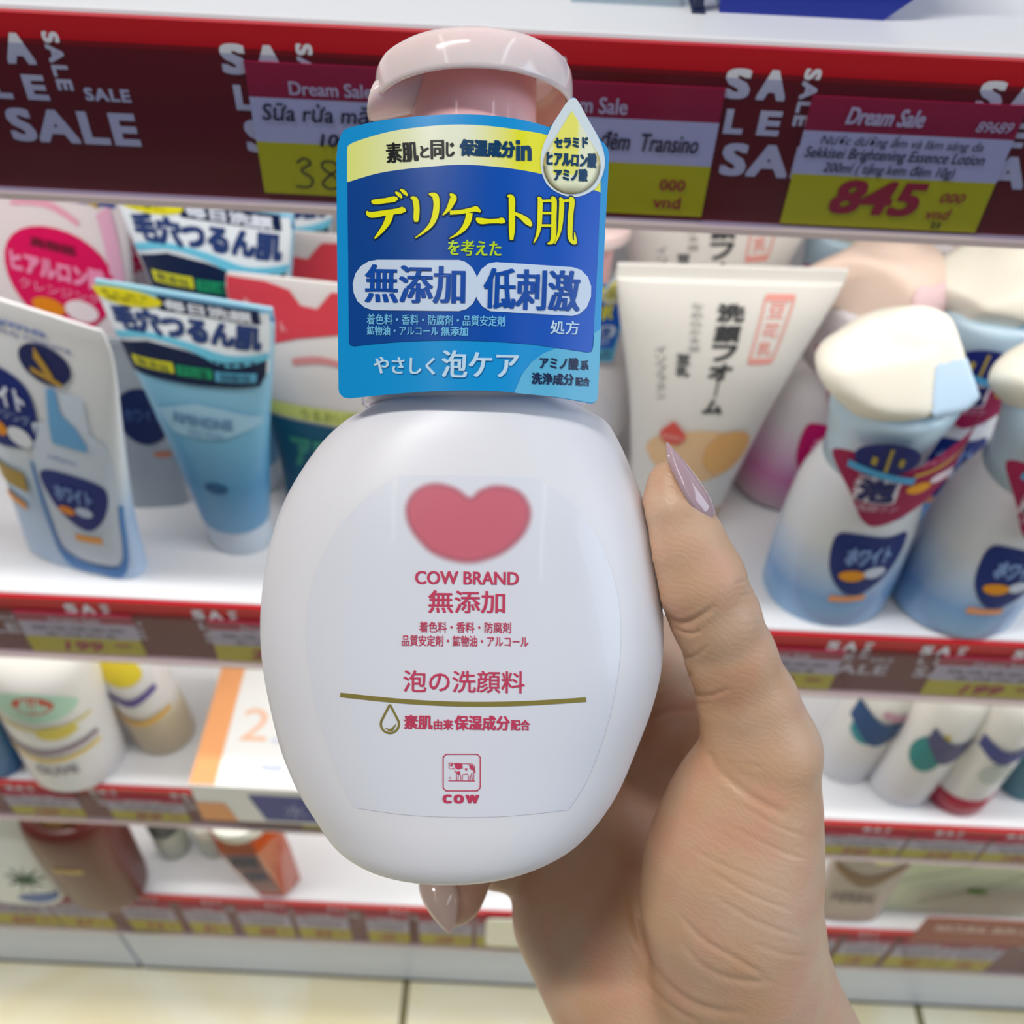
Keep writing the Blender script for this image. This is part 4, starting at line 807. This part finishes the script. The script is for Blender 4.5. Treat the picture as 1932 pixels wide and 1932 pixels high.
for a, ra, b, rb, k in PR:
    rm = max(ra, rb) + k * 1.5 + .004
    i0 = np.maximum(0, np.floor((np.minimum(a, b) - rm - lo) / HS).astype(int)); i1 = np.minimum(N, np.ceil((np.maximum(a, b) + rm - lo) / HS).astype(int) + 1)
    if (i1 <= i0).any(): continue
    sl = tuple(slice(p, q) for p, q in zip(i0, i1))
    X = G[0][sl[0]][:, None, None].astype(np.float32); Y = G[1][sl[1]][None, :, None].astype(np.float32); Z = G[2][sl[2]][None, None, :].astype(np.float32)
    d = b - a; L2_ = float(d.dot(d)) + 1e-12
    h = np.clip(((X - a[0]) * d[0] + (Y - a[1]) * d[1] + (Z - a[2]) * d[2]) / L2_, 0, 1)
    D = np.sqrt((X - a[0] - h * d[0]) ** 2 + (Y - a[1] - h * d[1]) ** 2 + (Z - a[2] - h * d[2]) ** 2) - (ra + (rb - ra) * h)
    O = S[sl]; hh_ = np.maximum(k - np.abs(O - D), 0) / k; S[sl] = np.minimum(O, D) - hh_ * hh_ * k * .25
# press the flesh against the bottle
zz = G[2]; cxs, as_, bs_ = (np.array(v, np.float32) for v in zip(*[sec(966 - z / K) for z in zz]))
inz = (zz > (966 - 1609) * K)
Q = ((np.abs(G[0][:, None, None] - cxs[None, None, :]) / as_[None, None, :]) ** SE + (np.abs(G[1][None, :, None] - W0) / bs_[None, None, :]) ** SE) ** (1 / SE) - 1
Q = (Q * bs_[None, None, :]).astype(np.float32)
Q = np.where(inz[None, None, :], Q, np.maximum(Q, ((966 - 1609) * K - zz)[None, None, :])).astype(np.float32)
S = np.maximum(S, .0003 - Q)
sg = S < 0
C8 = [(i, j, k) for i in (0, 1) for j in (0, 1) for k in (0, 1)]
n1 = N - 1
cnt = sum(sg[i:i + n1[0], j:j + n1[1], k:k + n1[2]].astype(np.int8) for i, j, k in C8)
cells = np.argwhere((cnt > 0) & (cnt < 8)); ids = np.full(n1, -1, np.int32); ids[tuple(cells.T)] = np.arange(len(cells))
acc = np.zeros((len(cells), 3)); num = np.zeros(len(cells))
for a in C8:
    for ax in range(3):
        if a[ax]: continue
        b = list(a); b[ax] = 1
        va = S[tuple((cells + a).T)]; vb = S[tuple((cells + b).T)]; cr = (va < 0) != (vb < 0)
        tt = np.where(cr, va / np.where(va == vb, 1, va - vb), 0); p = np.array(a, float)[None].repeat(len(cells), 0); p[:, ax] = tt
        acc[cr] += p[cr]; num[cr] += 1
HV = lo + (cells + acc / num[:, None]) * HS
FQ = []
for ax in range(3):
    u, v_ = [(1, 2), (2, 0), (0, 1)][ax]
    s0 = [slice(1, n1[i]) for i in range(3)]; s1 = list(s0); s0[ax] = slice(0, n1[ax]); s1[ax] = slice(1, n1[ax] + 1)
    A, B_ = sg[tuple(s0)], sg[tuple(s1)]; e = np.argwhere(A != B_); off = np.ones(3, int); off[ax] = 0; e = e + off
    if not len(e): continue
    pos = sg[tuple(e.T)]
    def cid(du, dv):
        q = e.copy(); q[:, u] -= du; q[:, v_] -= dv; return ids[tuple(q.T)]
    f = np.stack([cid(1, 1), cid(0, 1), cid(0, 0), cid(1, 0)], 1); f[~pos] = f[~pos][:, ::-1]; FQ.append(f)
FQ = np.concatenate(FQ); FQ = FQ[(FQ >= 0).all(1)]
def relax(V, F, it):
    e = np.concatenate([F[:, [0, 1]], F[:, [1, 2]], F[:, [2, 3]], F[:, [3, 0]]])
    for _ in range(it):
        s = np.zeros_like(V); c = np.zeros(len(V)); np.add.at(s, e[:, 0], V[e[:, 1]]); np.add.at(s, e[:, 1], V[e[:, 0]]); np.add.at(c, e[:, 0], 1); np.add.at(c, e[:, 1], 1)
        V = V * .4 + .6 * s / np.maximum(c, 1)[:, None]
    return V
HV = relax(HV, FQ, 4)
# one split of every quad for finer creases
def split(V, F):
    e = np.sort(np.concatenate([F[:, [0, 1]], F[:, [1, 2]], F[:, [2, 3]], F[:, [3, 0]]]), 1); u, inv = np.unique(e, axis=0, return_inverse=True); inv = inv.ravel()
    n, m = len(V), len(F); V2 = np.concatenate([V, V[u].mean(1), V[F].mean(1)]); k = n + inv.reshape(4, m).T; c = n + len(u) + np.arange(m)
    F2 = np.concatenate([np.stack([F[:, i], k[:, i], c, k[:, i - 1]], 1) for i in range(4)]); return V2, F2
HV, FQ = split(HV, FQ); HV = relax(HV, FQ, 1)
def vnormals(V, F):
    n = np.cross(V[F[:, 2]] - V[F[:, 0]], V[F[:, 3]] - V[F[:, 1]]); o = np.zeros_like(V)
    for i in range(4): np.add.at(o, F[:, i], n)
    return o / (np.linalg.norm(o, axis=1)[:, None] + 1e-12)
NR = vnormals(HV, FQ)
PX = np.stack([966 + HV[:, 0] / HV[:, 1] * FPX, 966 - HV[:, 2] / HV[:, 1] * FPX], 1)
face = NR[:, 1] < .15
CRS = [  # skin creases on the palm side: points, width, depth (mm)
    ([(1250, 1150), (1272, 1174), (1300, 1174), (1330, 1158), (1350, 1140)], 7, .55), ([(1266, 1182), (1300, 1196), (1325, 1190)], 5, .3), ([(1385, 1102), (1430, 1088)], 4, .18), ([(1395, 1125), (1440, 1118)], 4, .18),
    ([(1280, 1246), (1315, 1236), (1340, 1215)], 5, .18), ([(1290, 1306), (1335, 1314), (1380, 1298)], 6, .3), ([(1300, 1330), (1345, 1326)], 5, .15),
    ([(1343, 1444), (1390, 1483), (1433, 1513), (1489, 1539)], 9, .42), ([(1338, 1418), (1350, 1450)], 8, .3), ([(1400, 1440), (1440, 1450)], 6, .15),
    ([(1278, 1720), (1326, 1772), (1390, 1810), (1455, 1849)], 7, .35), ([(1283, 1772), (1326, 1823), (1390, 1849), (1468, 1853)], 8, .4), ([(1330, 1640), (1420, 1690), (1500, 1720)], 6, .2), ([(1300, 1600), (1380, 1640), (1500, 1690)], 6, .16),
    ([(1380, 1560), (1460, 1600), (1530, 1625)], 6, .16), ([(1400, 1520), (1470, 1560), (1535, 1585)], 6, .14), ([(1345, 1690), (1430, 1740), (1515, 1770)], 6, .22), ([(1420, 1780), (1480, 1800), (1530, 1805)], 6, .2),
    ([(1188, 1677), (1201, 1746), (1231, 1823), (1278, 1875), (1339, 1905), (1420, 1912)], 9, .7), ([(1215, 1850), (1260, 1895), (1320, 1930)], 7, .3),
    ([(1225, 1300), (1265, 1285), (1310, 1272)], 8, .6), ([(1225, 1358), (1262, 1342), (1312, 1336)], 8, .6)]
disp = np.zeros(len(HV))
for pts, wd, dep in CRS:
    wd *= .8
    P_ = np.array(curve_pts(pts, 26)); bb = (PX > P_.min(0) - 4 * wd).all(1) & (PX < P_.max(0) + 4 * wd).all(1) & face
    idx = np.where(bb)[0]
    if not len(idx): continue
    dd = np.linalg.norm(PX[idx][:, None] - P_[None], axis=2); am = dd.argmin(1); d = dd.min(1); u_ = am / (len(P_) - 1); tp = np.clip(5 * np.minimum(u_, 1 - u_), 0, 1)
    disp[idx] += dep * .00062 * tp * (-np.exp(-(d / wd) ** 2) + .22 * np.exp(-((d - 2.3 * wd) / wd) ** 2))
HV = HV + NR * disp[:, None]
def skin_mat():
    m = bpy.data.materials.new('light_skin'); m.use_nodes = True; nt = m.node_tree; b = nt.nodes['Principled BSDF']; L = nt.links.new
    tc = nt.nodes.new('ShaderNodeTexCoord')
    def noise(sc, det=3):
        n = nt.nodes.new('ShaderNodeTexNoise'); n.inputs['Scale'].default_value = sc; n.inputs['Detail'].default_value = det; L(tc.outputs['Object'], n.inputs['Vector']); return n
    n1_ = noise(45); n2 = noise(80); r = nt.nodes.new('ShaderNodeValToRGB'); e = r.color_ramp.elements
    e[0].position = .36; e[0].color = rgb(208, 164, 128); e[1].position = .64; e[1].color = rgb(214, 180, 154)
    mx = nt.nodes.new('ShaderNodeMix'); mx.data_type = 'RGBA'; r2 = nt.nodes.new('ShaderNodeValToRGB'); r2.color_ramp.elements[0].position = .48; r2.color_ramp.elements[1].position = .72
    r2.color_ramp.elements[1].color = (.55, .55, .55, 1)
    L(n1_.outputs['Fac'], r.inputs['Fac']); L(n2.outputs['Fac'], r2.inputs['Fac']); L(r2.outputs['Color'], mx.inputs[0]); L(r.outputs['Color'], mx.inputs[6]); mx.inputs[7].default_value = rgb(216, 154, 132)
    L(mx.outputs[2], b.inputs['Base Color'])
    b.inputs['Roughness'].default_value = .42; b.inputs['Specular IOR Level'].default_value = .35
    b.inputs['Subsurface Weight'].default_value = .22; b.inputs['Subsurface Scale'].default_value = .003; b.inputs['Subsurface Radius'].default_value = (1, .4, .25)
    v = nt.nodes.new('ShaderNodeTexVoronoi'); v.inputs['Scale'].default_value = 1500; L(tc.outputs['Object'], v.inputs['Vector'])
    wv = nt.nodes.new('ShaderNodeTexWave'); wv.inputs['Scale'].default_value = 210; wv.inputs['Distortion'].default_value = 22; wv.inputs['Detail'].default_value = 3; wv.inputs['Detail Scale'].default_value = .6
    mp = nt.nodes.new('ShaderNodeMapping'); mp.inputs['Rotation'].default_value = (0, R(65), 0); L(tc.outputs['Object'], mp.inputs[0]); L(mp.outputs[0], wv.inputs['Vector'])
    b1 = nt.nodes.new('ShaderNodeBump'); b1.inputs['Strength'].default_value = .07; b1.inputs['Distance'].default_value = .0004; L(v.outputs['Distance'], b1.inputs['Height'])
    b2 = nt.nodes.new('ShaderNodeBump'); b2.inputs['Strength'].default_value = .06; b2.inputs['Distance'].default_value = .0006; L(wv.outputs['Fac'], b2.inputs['Height']); L(b1.outputs['Normal'], b2.inputs['Normal'])
    L(b2.outputs['Normal'], b.inputs['Normal']); return m
HB0 = lc(1400, 1880, .236)
HAND = obj('person', HV - np.array(HB0), FQ, skin_mat(), None, True)
HAND.matrix_world = Matrix.Translation(CAM + CM @ HB0) @ CM.to_4x4()
tag(HAND, 'bare hand with long glossy nails gripping the pump bottle, thumb along its side', 'person')
def nail_mat(name, c): 
    m = mat(name, c, .08, .6, coat=.6, alpha=.88, sss=.15); return m
def nail(name, path, m, cross, bulge):
    """path rows: px, py, w, half width (mm), lift"""
    P_ = smooth_tab([(i,) + tuple(p) for i, p in enumerate(path)], 40); V = []; n = 13
    cr, bl = Vector(cross).normalized(), Vector(bulge).normalized()
    for _, px, py, w, hw in P_:
        c = lc(px, py, w)
        for j in range(n):
            t = -1 + 2 * j / (n - 1); V.append(c + cr * (t * hw * .001) + bl * (hw * .00055 * (1 - t * t)) - HB0)
    F = [(i * n + j, i * n + j + 1, (i + 1) * n + j + 1, (i + 1) * n + j) for i in range(len(P_) - 1) for j in range(n - 1)]
    o = obj(name, V, F, m, HAND, True); s = o.modifiers.new('t', 'SOLIDIFY'); s.thickness = .0005; s.offset = 0; return o
o = nail('fingernail', [(1257, 836, .1905, .15), (1267, 862, .1905, 1.9), (1287, 896, .191, 3.1), (1307, 930, .1915, 3.7), (1324, 956, .192, 3.5), (1337, 976, .1925, 2.4)], nail_mat('mauve_nail_polish', rgb(196, 164, 172)), (.5, .8, .3), (.688, -.58, .4))
o['label'] = 'long pointed mauve thumbnail'
o = nail('fingernail', [(824, 1640, .2425, 3.6), (826, 1670, .2405, 4.6), (832, 1700, .239, 4.4), (840, 1730, .2385, 2.9), (846, 1750, .2385, 1.2), (848, 1759, .2385, .1)], nail_mat('beige_nail_polish', rgb(234, 200, 186)), (.95, -.2, .1), (-.35, -.9, -.05))
o['label'] = 'pointed beige fingernail below the bottle base'
